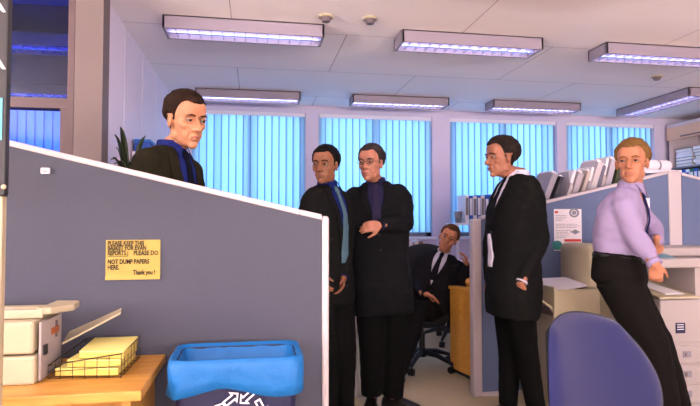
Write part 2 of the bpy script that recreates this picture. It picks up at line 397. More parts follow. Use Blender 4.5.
# smoke detectors
for (px, py, lbl) in ((370, 21, 'small round ceiling detector left of the middle near row light'), (657, 78, 'small round ceiling detector below the right near row light'), (326, 19, 'small round ceiling detector beside the left near row light')):
    q = hZ(px, py, CEIL - .02); r = thing('smoke_detector', lbl, 'detector', (q.x, q.y, CEIL), 'round ceiling detectors')
    MB().cyl((q.x, q.y, CEIL - .014), .05, .014).build('base', M_CREAM, r, auto=True)
    MB().cyl((q.x, q.y, CEIL - .04), .026, .026, r2=.038).build('sensor_cap', M_PILLAR, r, auto=True)

# ------------------------------------------------------------------ office screens
def screen(name, label, pts, Y, th, fab, z0=.03, posts=(), trim=M_TRIM, parent_loc=None, foot=True):
    """pts: list of (x, z) along the top from left to right, plane at Y"""
    x0, x1 = pts[0][0], pts[-1][0]
    r = thing('office_screen', label, 'office screen', ((x0 + x1) / 2, Y + th / 2, 0))
    poly = [(x, Y, z - .012) for x, z in pts] + [(x1, Y, z0), (x0, Y, z0)]
    MB().prism(poly, (0, th, 0)).build('fabric_panel', fab, r, bevel=.004)
    t = MB()
    for (a, b) in zip(pts[:-1], pts[1:]):
        t.prism([(a[0], Y - .006, a[1] - .014), (b[0], Y - .006, b[1] - .014), (b[0], Y - .006, b[1] + .008), (a[0], Y - .006, a[1] + .008)], (0, th + .012, 0))
    t.build('top_trim', trim, r, bevel=.005)
    for (x, z, wd) in posts:
        MB().box((x, Y - .01, 0), (x + wd, Y + th + .01, z)).build('end_post', trim, r, bevel=.012, seg=3)
    if foot: MB().box((x0, Y - .004, 0), (x1, Y + th + .004, z0)).build('base_rail', trim, r)
    return r
Y1 = 2.16
a = hY(8, 142, Y1); b = hY(300, 211.5, Y1); e = hY(322, 217, Y1); e2 = hY(329, 219, Y1)
sl = (b.z - a.z) / (b.x - a.x)
screen('s', 'large grey fabric office screen with sloping pale top in the foreground', [(-2.0, a.z - sl * (a.x + 2.0)), (a.x, a.z), (b.x, b.z), (e.x, e.z + .002)], Y1, .055, M_FAB, posts=[(e.x, e.z + .004, e2.x - e.x)])
Y2 = 3.68
a = hY(472, 222, Y2); b = hY(668, 172, Y2); c = hY(681, 172, Y2); e = hY(481, 220, Y2)
screen('s', 'blue-grey office screen behind the man in profile, its pale top rising to the right', [(e.x, a.z + .03), (b.x, b.z)], Y2, .05, M_FAB2, posts=[(a.x, a.z + .022, e.x - a.x), (b.x, b.z + .01, (c.x - b.x) * .98)])
d = hY(720, 184, Y2)
screen('s', 'blue-grey office screen behind the copier, sloping down to the right edge', [(c.x + .004, c.z - .012), (d.x + .5, d.z - .1)], Y2, .05, M_FAB2)
Y3 = 3.80
a = hY(357.5, 300, Y3); 
screen('s', 'low dark brown office screen partly hidden behind the standing men', [(-.45, 1.08), (a.x - .02, 1.08)], Y3, .05, M_FAB3, posts=[(a.x - .02, 1.09, .02)])

# note on the first screen
n0 = hY(106, 240, Y1 - .004); n1 = hY(160, 279, Y1 - .004)
note = thing('paper_note', 'yellow handwritten note pinned to the grey screen', 'note', ((n0.x + n1.x) / 2, Y1, n1.z))
bmn = MB(); n = 10
for k in range(n):
    u0 = k / n; u1 = (k + 1) / n; g = lambda u: Y1 - .0035 - .006 * (max(0, u - .8) / .2) ** 2
    za, zb_ = n0.z + (n1.z - n0.z) * u0, n0.z + (n1.z - n0.z) * u1
    bmn.add([(n0.x, g(u0), za), (n1.x, g(u0), za), (n1.x, g(u1), zb_), (n0.x, g(u1), zb_)], [(0, 1, 2, 3)])
o = bmn.build('sheet', M_NOTE, note); s_ = o.modifiers.new('s', 'SOLIDIFY'); s_.thickness = .0012
def text(name, body, loc, size, m, parent, rot=(PI / 2, 0, 0), align='LEFT', bold=.0, width=None, th=.0004):
    cu = bpy.data.curves.new(name, 'FONT'); cu.body = body; cu.size = size; cu.extrude = th; cu.offset = bold; cu.align_x = align; cu.resolution_u = 2
    o = bpy.data.objects.new(name, cu); C.objects.link(o); bpy.context.view_layer.update()
    me = bpy.data.meshes.new_from_object(o.evaluated_get(bpy.context.evaluated_depsgraph_get())); bpy.data.objects.remove(o)
    if width and len(me.vertices):
        xs_ = [v.co.x for v in me.vertices]; k = width / max(1e-6, max(xs_) - min(xs_))
        for v in me.vertices: v.co.x *= k
    me.materials.clear(); me.materials.append(m); o = bpy.data.objects.new(name, me); C.objects.link(o)
    o.parent = parent; o.location = Vector(loc) - world_loc(parent); o.rotation_euler = rot; return o
nw = n1.x - n0.x
def nline(s, px, py, px2, cap=4.4):
    q = hY(px, py, Y1 - .006); q2 = hY(px2, py, Y1 - .006)
    text('handwriting', s, (q.x, Y1 - .0066, q.z), cap / 262 * 1.42, M_INK, note, width=q2.x - q.x, bold=.0006)
nline('PLEASE KEEP THIS', 107.5, 245.5, 144); nline('BASKET FOR EVAN', 107.5, 250.2, 146); nline('REPORTS.', 107.5, 255.2, 126.5); nline('PLEASE DO', 133.5, 255.2, 158)
nline('NOT DUMP PAPERS', 107.5, 264, 149); nline('HERE.', 107.5, 269.6, 119); nline('Thank you !', 133, 274.6, 155)
q = hY(107.5, 256.6, Y1 - .006); q2 = hY(127.5, 256.6, Y1 - .006)
MB().box((q.x, Y1 - .007, q.z), (q2.x, Y1 - .0062, q.z + .0018)).box((q2.x, Y1 - .007, q.z), (q2.x + .0018, Y1 - .0062, q.z + .018)).build('underline', M_INK, note)
# small white clip
q = hY(46, 171, Y1); r = thing('screen_clip', 'small white plastic clip on the grey screen', 'clip', (q.x, Y1, q.z))
MB().box((q.x - .015, Y1 - .012, q.z - .011), (q.x + .015, Y1 + .002, q.z + .011)).build('clip_body', M_WHITE, r, bevel=.003)
MB().box((q.x - .008, Y1 - .014, q.z - .004), (q.x + .008, Y1 - .011, q.z + .001)).build('clip_slot', M_GREY, r)

# ------------------------------------------------------------------ desk at the lower left
DZ = .73
cr = hZ(140, 391, DZ); bk = hZ(167, 354, DZ)
dx = (cr.x + bk.x) / 2
desk = thing('desk', 'oak veneer desk with pale top in the lower left corner', 'desk', (dx - .8, 1.9, 0))
y0, y1 = cr.y, min(bk.y, Y1 - .006)
MB().box((dx - 1.5, y0, DZ - .03), (dx, y1, DZ)).build('desk_top', M_OAK, desk, bevel=.004)
MB().box((dx - .06, y0 + .03, 0), (dx - .035, y1 - .02, DZ - .03)).build('side_panel', M_OAK, desk)
MB().box((dx - 1.5, y0 + .03, 0), (dx - 1.475, y1 - .02, DZ - .03)).build('side_panel', M_OAK, desk)
MB().box((dx - 1.475, y1 - .08, .3), (dx - .06, y1 - .06, DZ - .03)).build('modesty_panel', M_OAK, desk)

# printer on the desk
pr = thing('printer', 'cream desktop laser printer on the oak desk', 'printer', (-.85, 1.85, DZ))
pa = hZ(35, 385, DZ)          # front right foot
px1 = pa.x; pyf = pa.y - .0; pyb = 2.04; pt = P(35, 322, (pa).dot(FV)).z
m = MB(); m.box((px1 - .42, pyf, DZ + .0), (px1 - .002, pyb, DZ + .085)); m.build('lower_body', M_CREAM, pr, bevel=.008)
m = MB(); m.box((px1 - .42, pyf + .008, DZ + .09), (px1 - .01, pyb, pt)); m.build('upper_body', M_CREAM, pr, bevel=.008)
m = MB()
ztop = P(60, 308, 1.9).z
m.box((px1 - .42, pyf + .05, pt + .004), (px1 + .0, pyf + .085, pt + .03)); m.box((px1 - .42, pyb - .05, pt + .004), (px1 + .04, pyb, pt + .02)); m.box((px1 - .42, pyf + .05, pt + .002), (px1 - .0, pyb, pt + .012))
m.prism([(px1 - .02, pyf + .05, pt + .012), (px1 + .02, pyf + .06, pt + .012), (px1 + .065, pyb - .09, pt + .010), (px1 + .055, pyb, pt + .010), (px1 - .02, pyb, pt + .012)], (0, 0, .022))
m.build('top_cover', M_CREAM, pr, bevel=.006)
MB().box((px1 + .0, pyf + .02, DZ + .005), (px1 + .008, pyb - .03, pt - .005)).build('side_cover', M_CREAM2, pr, bevel=.003)
MB().box((px1 + .006, pyf + .14, DZ + .115), (px1 + .0115, pyb - .08, pt - .02)).build('paper_slot', M_FRAME, pr)
MB().box((px1 + .009, pyf + .16, DZ + .13), (px1 + .013, pyb - .13, DZ + .15)).build('toner_cover', mat('rust_plastic', (160, 84, 44), .5), pr)
MB().box((px1 + .006, pyf + .035, DZ + .08), (px1 + .014, pyf + .06, DZ + .11)).build('power_switch', M_DGREY, pr)
g = MB()
for k in range(14): g.box((px1 - .30 + k * .014, pyf + .004, DZ + .12), (px1 - .292 + k * .014, pyf + .01, pt - .03))
g.build('vent_grille', M_GREY, pr)
t0 = Vector((px1 + .005, pyf + .25, DZ + .085)); t1 = P(121, 312, 1.93)
m = MB(); dv = (t1 - t0); wv = Vector((0.02, -.10, -.0))
m.prism([t0 - wv, t0 + wv, t1 + wv * .5, t1 - wv * .5], (0, 0, .007)); m.build('output_tray', M_CREAM, pr, bevel=.002)
# loose sheets on the printer
ps = thing('paper_sheet', 'white printed sheets lying on top of the cream printer', 'paper', (px1 - .2, 1.9, pt + .014))
for k in range(3):
    MB().box((px1 - .35 + k * .02, pyf + .09 + k * .01, pt + .0135 + k * .003), (px1 - .1 - k * .03, pyb - .06, pt + .016 + k * .003)).build('sheet', M_PAPER, ps)

# wire basket with yellow pads
bx0 = hZ(48, 378, DZ + .005); bx1 = hZ(121, 377, DZ + .005); bx2 = hZ(138, 352, DZ + .03); bz = .075
A = Vector((bx0.x, bx0.y, DZ)); B = Vector((bx1.x, bx1.y, DZ)); Bk = Vector((bx2.x + .0, bx2.y + .03, DZ)); Ak = Vector((A.x + .045, Bk.y, DZ))
bas = thing('wire_basket', 'low dark wire letter basket holding yellow paper on the oak desk', 'basket', (A + Bk) / 2)
def lerp(a, b, t): return a + (b - a) * t
wb = MB(); up = Vector((0, 0, bz)); q4 = [A, B, Bk, Ak]
tops = [A + up * .55, B + up, Bk + up, Ak + up]
for i in range(4):
    for h in (.04, .5, 1):
        wb.tube([lerp(q4[i], tops[i], h) + Vector((0, 0, .002)), lerp(q4[(i + 1) % 4], tops[(i + 1) % 4], h) + Vector((0, 0, .002))], .0011 if h < 1 else .002, 6)
    for k in range(6):
        t = k / 6; wb.tube([lerp(q4[i], q4[(i + 1) % 4], t) + Vector((0, 0, .002)), lerp(tops[i], tops[(i + 1) % 4], t)], .0011, 6)
for k in range(1, 6): wb.tube([lerp(A, Ak, k / 6) + Vector((0, 0, .003)), lerp(B, Bk, k / 6) + Vector((0, 0, .003))], .0011, 6)
wb.build('wire_frame', M_WIRE, bas, smooth=True)
ins = .012
for k, lab in enumerate(['bottom yellow pad in the wire basket', 'middle yellow pad in the wire basket', 'topmost yellow pad in the wire basket']):
    z0 = DZ + .007 + k * .026; s = .03 * (2 - k)
    pts = [A + Vector((ins + .004 + .035 * k, ins, 0)), B + Vector((-ins + .008 * k, ins, 0)), Bk + Vector((-ins + .004 * k, -ins, 0)), Ak + Vector((ins + .01 * k, -ins, 0))]
    pts = [Vector((p.x, p.y, z0)) for p in pts]
    r = thing('paper_pad', 'yellow lined paper, ' + lab, 'paper', (A + Bk) / 2 + Vector((0, 0, z0 - DZ)), 'yellow pads in the wire basket')
    MB().prism(pts, (0, 0, .019)).build('pages', M_YEL, r, bevel=.002)
    MB().prism([p + Vector((0, 0, .0195)) for p in pts], (0, 0, .0035)).build('cover_sheet', mat('pale_yellow', (236, 226, 138), .7), r)

# recycling bin with liner
bl = hY(172, 362, 1.84); brt = hY(300, 358, 1.84)
BX0, BX1, BY0, BY1, BZ = bl.x - .008, brt.x + .006, 1.82, 2.075, .775
rb = thing('recycling_bin', 'navy recycling bin with white arrows beside the oak desk', 'bin', ((BX0 + BX1) / 2, 1.95, 0))
def rrect(x0, x1, y0, y1, z, r=.03, n=5, wob=0, seed=0):
    out = []
    for (cx, cy, a0) in ((x1 - r, y1 - r, 0), (x0 + r, y1 - r, PI / 2), (x0 + r, y0 + r, PI), (x1 - r, y0 + r, 3 * PI / 2)):
        for k in range(n + 1):
            a_ = a0 + PI / 2 * k / n; out.append(Vector((cx + r * math.cos(a_), cy + r * math.sin(a_), z)))
    full = []
    for i in range(len(out)):
        p, q = out[i], out[(i + 1) % len(out)]; m_ = 12 if i % (n + 1) == n else 1
        for k in range(m_): full.append(lerp(p, q, k / m_))
    if wob: full = [p + Vector((noise.noise(p * 23 + Vector((seed, 0, 0))), noise.noise(p * 27 + Vector((0, seed, 3))), 0)) * wob for p in full]
    return full
MB().loft([rrect(BX0 + .05, BX1 - .05, BY0 + .04, BY1 - .04, 0), rrect(BX0 + .01, BX1 - .01, BY0 + .01, BY1 - .01, BZ - .004), rrect(BX0 + .02, BX1 - .02, BY0 + .02, BY1 - .02, BZ - .004), rrect(BX0 + .06, BX1 - .06, BY0 + .05, BY1 - .05, .02)], cap=True).build('bin_body', M_NAVY, rb, auto=True)
def arrow(cx, cz, ang, s=.05, yy=1.828):
    """chasing arrow outline band"""
    pts = [(-.9, -.35), (.25, -.35), (.25, -.75), (1.0, 0), (.25, .75), (.25, .35), (-.9, .35)]
    ins_ = [(-.72, -.18), (.42, -.18), (.42, -.38), (.78, 0), (.42, .38), (.42, .18), (-.72, .18)]
    def tr(p): return Vector((cx + s * (p[0] * math.cos(ang) - p[1] * math.sin(ang)), yy, cz + s * (p[0] * math.sin(ang) + p[1] * math.cos(ang))))
    a_ = [tr(p) for p in pts]; b_ = [tr(p) for p in ins_]; n = len(a_)
    vs = a_ + b_ + [v + Vector((0, .003, 0)) for v in a_ + b_]
    fs = [(i, (i + 1) % n, n + (i + 1) % n, n + i) for i in range(n)] + [(2 * n + i, 3 * n + i, 3 * n + (i + 1) % n, 2 * n + (i + 1) % n) for i in range(n)]
    fs += [(i, 2 * n + i, 2 * n + (i + 1) % n, (i + 1) % n) for i in range(n)] + [(n + i, n + (i + 1) % n, 3 * n + (i + 1) % n, 3 * n + i) for i in range(n)]
    return vs, fs
lg = MB()
for (px, py, an) in ((231, 399, 38), (247, 397, -140), (261, 407, -62), (219, 411, 62)):
    q = hY(px, py, 1.825); lg.add(*arrow(q.x, q.z, math.radians(an), .030, 1.822))
lg.build('recycling_arrows', M_WHITE, rb)
ln = thing('bin_liner', 'bright blue plastic bag folded over the rim of the navy bin', 'bin liner', ((BX0 + BX1) / 2, 1.95, BZ))
rings = []
for i, (g, z, wob) in enumerate([(.17, BZ - .42, .01), (.10, BZ - .40, .012), (.075, BZ - .2, .012), (.045, BZ - .07, .010), (.024, BZ - .012, .005), (.004, BZ + .006, .004), (-.004, BZ + .004, .004), (-.008, BZ - .02, .005), (-.008, BZ - .05, .007), (-.006, BZ - .07, .008), (-.010, BZ - .095, .010)]):
    rg = rrect(BX0 + g, BX1 - g, BY0 + g, min(BY1 - g, Y1 - .008), z, .04, wob=wob, seed=i * .05)
    if i >= 8: rg = [p + Vector((0, 0, .03 * noise.noise(Vector((p.x * 5, p.y * 5, 2))) - (.012 if i == 10 else 0))) for p in rg]
    if i >= 6: rg = [Vector((p.x, min(p.y, Y1 - .01), p.z)) for p in rg]
    rings.append(rg)
o = MB().loft(rings, cap=False).add(rings[0], [list(range(len(rings[0])))]).build('liner_bag', M_BLUEBAG, ln, smooth=True); s_ = o.modifiers.new('s', 'SOLIDIFY'); s_.thickness = .0012

# dark board at the far left edge, near the camera
nb = thing('display_board', 'dark display board on a cream post at the left edge of the view', 'display board', (hY(-20, 200, 1.6).x, 1.6, 0))
xr = hY(6.5, 100, 1.6).x; zb_ = hY(5, 196, 1.6).z; ztb = 2.1
MB().box((xr - .5, 1.6, zb_), (xr, 1.63, ztb)).build('board', M_DGREY, nb, bevel=.006)
xp = hY(.5, 250, 1.6).x
MB().box((xp - .04, 1.605, 0), (xp, 1.635, zb_)).build('post', M_CREAM, nb, bevel=.004)
MB().box((xp - .2, 1.45, 0), (xp + .0, 1.8, .02)).build('foot', M_CREAM, nb, bevel=.004)
q = hY(4, 187, 1.6); MB().ell((q.x, 1.598, q.z), (.007, .006, .007), n=10).build('screw_cap', M_CREAM, nb, smooth=True)
for (pyc) in (4, 61):
    a_ = hY(0, pyc - 6, 1.598); b_ = hY(5.5, pyc + 8, 1.598); MB().prism([(a_.x - .02, 1.5985, a_.z + .02), (b_.x, 1.5985, b_.z), (b_.x - .008, 1.5985, b_.z), (a_.x - .02, 1.5985, a_.z - .01)], (0, .002, 0)).build('white_lettering', M_WHITE, nb)
a_ = hY(2.5, 98, 1.598); b_ = hY(2.5, 140, 1.598); MB().box((a_.x - .15, 1.5975, b_.z), (a_.x, 1.6, a_.z)).build('blue_sheet', mat('pale_cyan_paper', (90, 170, 190), .6), nb)
# ------------------------------------------------------------------ furniture further back
def office_chair(label, c, face, m_seat, back_h=.5, seat_z=.45, back_w=.21, tilt=.12, back_z=.14, taper=.20):
    """swivel chair: c floor point, face = direction the sitter looks"""
    r = thing('office_chair', label, 'office chair', c); c = Vector(c); f_ = Vector(face).normalized(); l_ = Vector((-f_.y, f_.x, 0))
    b = MB(); 
    for k in range(5):
        a_ = 2 * PI * k / 5 + .35; d_ = Vector((math.cos(a_), math.sin(a_), 0))
        b.tube([c + Vector((0, 0, .13)), c + d_ * .15 + Vector((0, 0, .12)), c + d_ * .29 + Vector((0, 0, .075))], [.026, .022, .015], 8)
    b.cyl(c + Vector((0, 0, .09)), .035, .07); b.build('star_base', M_BLACK, r, smooth=True)
    for k in range(5):
        a_ = 2 * PI * k / 5 + .35; d_ = Vector((math.cos(a_), math.sin(a_), 0)); s_ = Vector((-d_.y, d_.x, 0)); w_ = MB()
        for sg in (-1, 1):
            cc = c + d_ * .29 + s_ * .014 * sg + Vector((0, 0, .028)); w_.tube([cc - s_ * .009, cc + s_ * .009], .0275, 14, round_=False)
        w_.tube([c + d_ * .29 + Vector((0, 0, .03)), c + d_ * .29 + Vector((0, 0, .08))], .008, 8); w_.build('castor', M_BLACK, r, smooth=False)
    MB().tube([c + Vector((0, 0, .12)), c + Vector((0, 0, .29))], .026, 14, round_=False).tube([c + Vector((0, 0, .28)), c + Vector((0, 0, seat_z - .05))], .015, 14, round_=False).build('gas_column', M_BLACK, r, auto=True)
    rings = []
    for (z, g) in ((-.045, .05), (-.04, .015), (-.015, 0), (.015, .0), (.03, .02), (.036, .07)):
        ring = []
        for j in range(32):
            a_ = 2 * PI * j / 32; ca, sa = math.cos(a_), math.sin(a_); e_ = .55
            u = (abs(ca) ** e_) * math.copysign(1, ca) * (.235 - g); v = (abs(sa) ** e_) * math.copysign(1, sa) * (.23 - g)
            ring.append(c + l_ * v + f_ * u + Vector((0, 0, seat_z + z - (.02 if u > .15 and z < .1 else 0))))
        rings.append(ring)
    MB().loft(rings).build('seat', m_seat, r, smooth=True)
    bc = c - f_ * .24 + Vector((0, 0, seat_z + back_z)); upv = (Vector((0, 0, 1)) - f_ * tilt).normalized(); nf = l_.cross(upv) * -1
    if nf.dot(f_) < 0: nf = -nf
    def brings(th, grow, off):
        R_ = []
        for i in range(13):
            t = i / 12; ang = PI * t
            h = -math.cos(ang); R2 = []
            for j in range(24):
                pass
        return R_
    # back cushion : closed grid outline (rounded, narrower on top) with thickness
    def cushion(th_f, th_b, grow, name, mm):
        b = MB(); nu, nv = 20, 20; vs = []; 
        for sgn in (1, -1):
            for i in range(nv + 1):
                v = i / nv * 2 - 1
                for j in range(nu + 1):
                    u = j / nu * 2 - 1
                    uu = u * math.sqrt(max(0, 1 - .5 * v * v)); vv = v * math.sqrt(max(0, 1 - .5 * u * u))      # square to disc
                    uu = lerp(u, uu, .62) ; vv = lerp(v, vv, .62)
                    wdt = (back_w + grow) * (1 - taper * max(0, (vv + .6) / 1.6) ** 1.5 - .10 * max(0, -vv) ** 2)
                    edge = max(0, 1 - max(abs(u), abs(v)) ** 6)
                    th = (th_f if sgn > 0 else th_b) * (edge ** .5)
                    curve = .05 * uu * uu + .02 * math.cos(vv * 2.4)
                    vs.append(bc + upv * (vv * (back_h / 2 + grow) + back_h / 2) + l_ * (uu * wdt) + nf * (th * sgn + curve))
        fs = []; o_ = (nu + 1) * (nv + 1)
        for i in range(nv):
            for j in range(nu):
                a_ = i * (nu + 1) + j; fs += [(a_, a_ + 1, a_ + nu + 2, a_ + nu + 1), (o_ + a_, o_ + a_ + nu + 1, o_ + a_ + nu + 2, o_ + a_ + 1)]
        b.add(vs, fs); return b
    b = cushion(.035, .0, 0, 'back', m_seat); bo = b.build('backrest', m_seat, r, smooth=True)
    b = cushion(-.002, .028, .006, 'shell', M_BLACK); b.build('back_shell', M_BLACK, r, smooth=True)
    MB().tube([c + Vector((0, 0, seat_z - .05)), c - f_ * .2 + Vector((0, 0, seat_z - .06)), c - f_ * .285 + Vector((0, 0, seat_z)), bc + upv * .18 - nf * .012], [.018, .018, .018, .014], 10, flat=.5).build('back_bracket', M_BLACK, r, smooth=True)
    for sg in (-1, 1): MB().tube([c + l_ * .24 * sg + f_ * .0 + Vector((0, 0, seat_z - .03)), c + l_ * .27 * sg + Vector((0, 0, seat_z + .02)), c + l_ * .27 * sg + Vector((0, 0, seat_z + .2))], .013, 8).tube([c + l_ * .27 * sg - f_ * .1 + Vector((0, 0, seat_z + .21)), c + l_ * .27 * sg + f_ * .12 + Vector((0, 0, seat_z + .21))], .018, 8, flat=.6).build('armrest', M_BLACK, r, smooth=True) if back_h < .5 else None
    return r
# blue chair in the right foreground
bcpos = P(611, 318, 1.93); cf = facing(30)
office_chair('blue fabric office chair with its back to the right foreground', (bcpos.x + cf.x * .22, bcpos.y + cf.y * .22, 0), cf, M_CHAIRB, back_h=.54, seat_z=.42, back_w=.325, back_z=-.06, tilt=.25, taper=.38)
sp = hZ(422, 367, 0)
M_BLKFAB = mat('black_upholstery', (20, 20, 24), .9, .1, 60)
office_chair('black swivel office chair carrying the seated man', (sp.x, sp.y, 0), facing(-12), M_BLKFAB, back_h=.46, seat_z=.44, tilt=.3)
sp2 = hZ(440, 342, 0)
office_chair('empty black office chair beyond the seated man by the window', (sp2.x + .1, sp2.y, 0), facing(150), M_BLKFAB, back_h=.36, seat_z=.42)

# wooden pedestal behind the screen end
pA = hZ(450.5, 372, 0); pB = hZ(473.5, 383, 0); dv = (pB - pA).normalized(); nv_ = Vector((-dv.y, dv.x, 0))
if nv_.x < 0: nv_ = -nv_
pz = .70; pB = pA + dv * ((pB - pA).length + .0); ex = nv_ * .42
ped = thing('pedestal', 'oak veneer desk pedestal beside the end of the blue-grey screen', 'pedestal', (pA + pB) / 2 + ex / 2)
M_OAK2 = wood('oak_veneer_deep', (206, 142, 50), (226, 168, 74))
MB().prism([pA + Vector((0, 0, .04)), pB + Vector((0, 0, .04)), pB + ex + Vector((0, 0, .04)), pA + ex + Vector((0, 0, .04))], (0, 0, pz - .065)).build('carcass', M_OAK2, ped)
e_ = .012
MB().prism([pA - dv * e_ - nv_ * e_ + Vector((0, 0, pz - .025)), pB + dv * .0 - nv_ * e_ + Vector((0, 0, pz - .025)), pB + ex + Vector((0, 0, pz - .025)), pA + ex - dv * e_ + Vector((0, 0, pz - .025))], (0, 0, .025)).build('pedestal_top', M_OAK2, ped, bevel=.003)
MB().prism([pA + nv_ * .03, pB + nv_ * .03, pB + ex, pA + ex], (0, 0, .04)).build('plinth', M_DGREY, ped)
q = P(469.5, 284.5, (pA.dot(FV) + .0) - .05); kb = thing('wooden_ball', 'small round tan ball resting on the oak pedestal', 'ball', (q.x, q.y, pz))
MB().ell((q.x + .0, q.y, pz + .035), (.036, .036, .036), n=20).build('ball', M_OAK2, kb, smooth=True)
MB().cyl((q.x, q.y, pz), .018, .006).build('ball_foot', M_OAK2, kb, smooth=True)

# shelving by the window with binders
shY0, shY1 = 5.78, 6.12
xa_, xb_ = hY(457, 222, shY0).x, hY(470, 222, shY0).x + .95; zsh = hY(470, 223, shY0).z
sh = thing('shelving_unit', 'white shelving unit holding binders by the window left of the man in profile', 'shelves', ((xa_ + xb_) / 2, 5.95, 0))
for z in (.35, .78, zsh): MB().box((xa_, shY0, z - .022), (xb_, shY1, z)).build('shelf', M_WHITE, sh, bevel=.002)
for x in (xa_ + .012, xb_ - .012):
    for y in (shY0 + .012, shY1 - .012): MB().box((x - .012, y - .012, 0), (x + .012, y + .012, zsh - .02)).build('upright', M_WHITE, sh)
M_LABEL = mat('label_paper', (236, 234, 244), .7)
def binder(x, y, z, w_, h_, d_, m, label, group, mlab=M_LABEL, lean=0.0, turn=0.0):
    r = thing('ring_binder', label, 'binder', (x + w_ / 2, y + d_ / 2, z), group)
    Mx = Matrix.Translation((x, y, z)) @ Matrix.Rotation(turn, 4, 'Z') @ Matrix.Rotation(lean, 4, 'Y')
    MB().box((0, 0, 0), (w_, d_, h_), M=Mx).build('cover', m, r, bevel=.003)
    MB().box((w_ * .14, -.0015, h_ * .28), (w_ * .86, .002, h_ * .9), M=Mx).build('spine_label', mlab, r)
    return r
xx = hY(466, 200, shY0).x
cols_b = [(M_LABEL, 'white'), (M_BLUECARD, 'blue'), (M_LABEL, 'white'), (M_BLUECARD, 'blue'), (M_LABEL, 'white'), (M_BLUECARD, 'blue')]
ordw = ['first', 'second', 'third', 'fourth', 'fifth', 'sixth']
for k in range(6):
    mm, cw = cols_b[k]
    binder(xx + k * .047, shY0 + .02, zsh + .001, .042, .31 - (k % 3) * .006, .25, M_BLUECARD if cw == 'blue' else M_LABEL, 'upright %s ring binder on the window shelf, %s from the left' % (cw, ordw[k]), 'ring binders on the window shelf', M_LABEL if k % 2 else M_GREY)
q = hY(484, 200, shY0); q.x += .07; bb = thing('file_box', 'blue file box with white round label on the window shelf', 'file box', (q.x + .1, shY0 + .15, zsh))
MB().box((q.x + .0, shY0 + .02, zsh + .001), (q.x + .30, shY0 + .27, zsh + .32)).build('box', M_BLUECARD, bb, bevel=.003)
for zz in (.10, .2):
    c_ = Vector((q.x + .05, shY0 + .018, zsh + zz)); MB().tube([c_, c_ + Vector((0, .004, 0))], .03, 16, round_=False).build('round_label', M_LABEL, bb)
q = hY(461.5, 218, shY0); pb_ = thing('desk_tidy', 'small grey pot at the left end of the window shelf', 'pot', (q.x, shY0 + .1, zsh))
MB().loft([[Vector((q.x + r_ * math.cos(2 * PI * j / 20), shY0 + .1 + r_ * math.sin(2 * PI * j / 20), zsh + z)) for j in range(20)] for r_, z in ((.035, .001), (.045, .13), (.039, .13), (.03, .012))]).build('pot', M_GREY, pb_, smooth=True)
# low cabinet with books under the second window
cx0, cx1 = 1.25, 2.15
lc = thing('low_cabinet', 'low pale cabinet under the window beside the seated man', 'cabinet', ((cx0 + cx1) / 2, 6.25, 0))
MB().box((cx0, 6.1, .05), (cx1, 6.44, .76)).build('carcass', M_LWALL, lc, bevel=.004)
MB().box((cx0 - .01, 6.085, .76), (cx1 + .01, 6.45, .785)).build('cabinet_top', M_WHITE, lc, bevel=.004)
for k in range(2): MB().box((cx0 + .01 + k * .45, 6.088, .07), (cx0 + .44 + k * .45, 6.1, .75)).build('door', M_LWALL, lc, bevel=.003)
MB().box((cx0 + .02, 6.12, 0), (cx1 - .02, 6.42, .05)).build('plinth', M_DGREY, lc)
bcol = [((210, 190, 200), 'pale pink'), ((150, 72, 70), 'dark red'), ((222, 214, 220), 'white'), ((196, 160, 156), 'dusty pink'), ((224, 218, 222), 'broad white'), ((120, 70, 72), 'maroon'), ((214, 200, 206), 'cream')]
x = hY(402, 250, 6.12).x
for k, (rgb, nm) in enumerate(bcol):
    wd = .03 + .012 * (k % 3); hh = .2 + .012 * ((k * 2) % 3)
    r = thing('book', nm + ' upright book on the low cabinet by the seated man', 'book', (x + wd / 2, 6.2, .786), 'books on the low cabinet')
    MB().box((x, 6.12, .786), (x + wd - .003, 6.27, .786 + hh)).build('cover', mat('book_' + nm, rgb, .6), r, bevel=.002)
    MB().box((x + .004, 6.125, .79), (x + wd - .007, 6.272, .786 + hh + .0006)).build('pages', M_PAPER, r)
    x += wd

# plant, blue box behind the first screen
plc = Vector((hY(128, 160, 3.05).x - .02, 3.05, 0)); pzz = 1.14
st = thing('side_cabinet', 'pale cabinet by the left wall behind the grey screen', 'cabinet', (plc.x + .1, 3.6, 0))
MB().box((XL + .015, 3.45, .03), (XL + .42, 4.2, 1.2)).build('carcass', M_LWALL, st, bevel=.004)
MB().box((XL + .015, 3.44, 1.2), (XL + .43, 4.21, 1.225)).build('cabinet_top', M_WHITE, st, bevel=.004)
MB().box((XL + .03, 3.46, 0), (XL + .4, 4.19, .03)).build('plinth', M_DGREY, st)
q = hY(130, 175, 3.6); zc_ = 1.225
pl = thing('potted_plant', 'dark green leafy plant on the cabinet behind the man at the grey screen', 'plant', (q.x, 3.6, zc_))
MB().loft([[Vector((q.x + r_ * math.cos(2 * PI * j / 24), 3.6 + r_ * math.sin(2 * PI * j / 24), zc_ + z)) for j in range(24)] for r_, z in ((.045, .001), (.06, .11), (.054, .11), (.05, .09))]).build('pot', M_FRAME, pl, smooth=True)
lv = MB(); rnd = random.Random(4); b0 = Vector((q.x, 3.6, zc_ + .09))
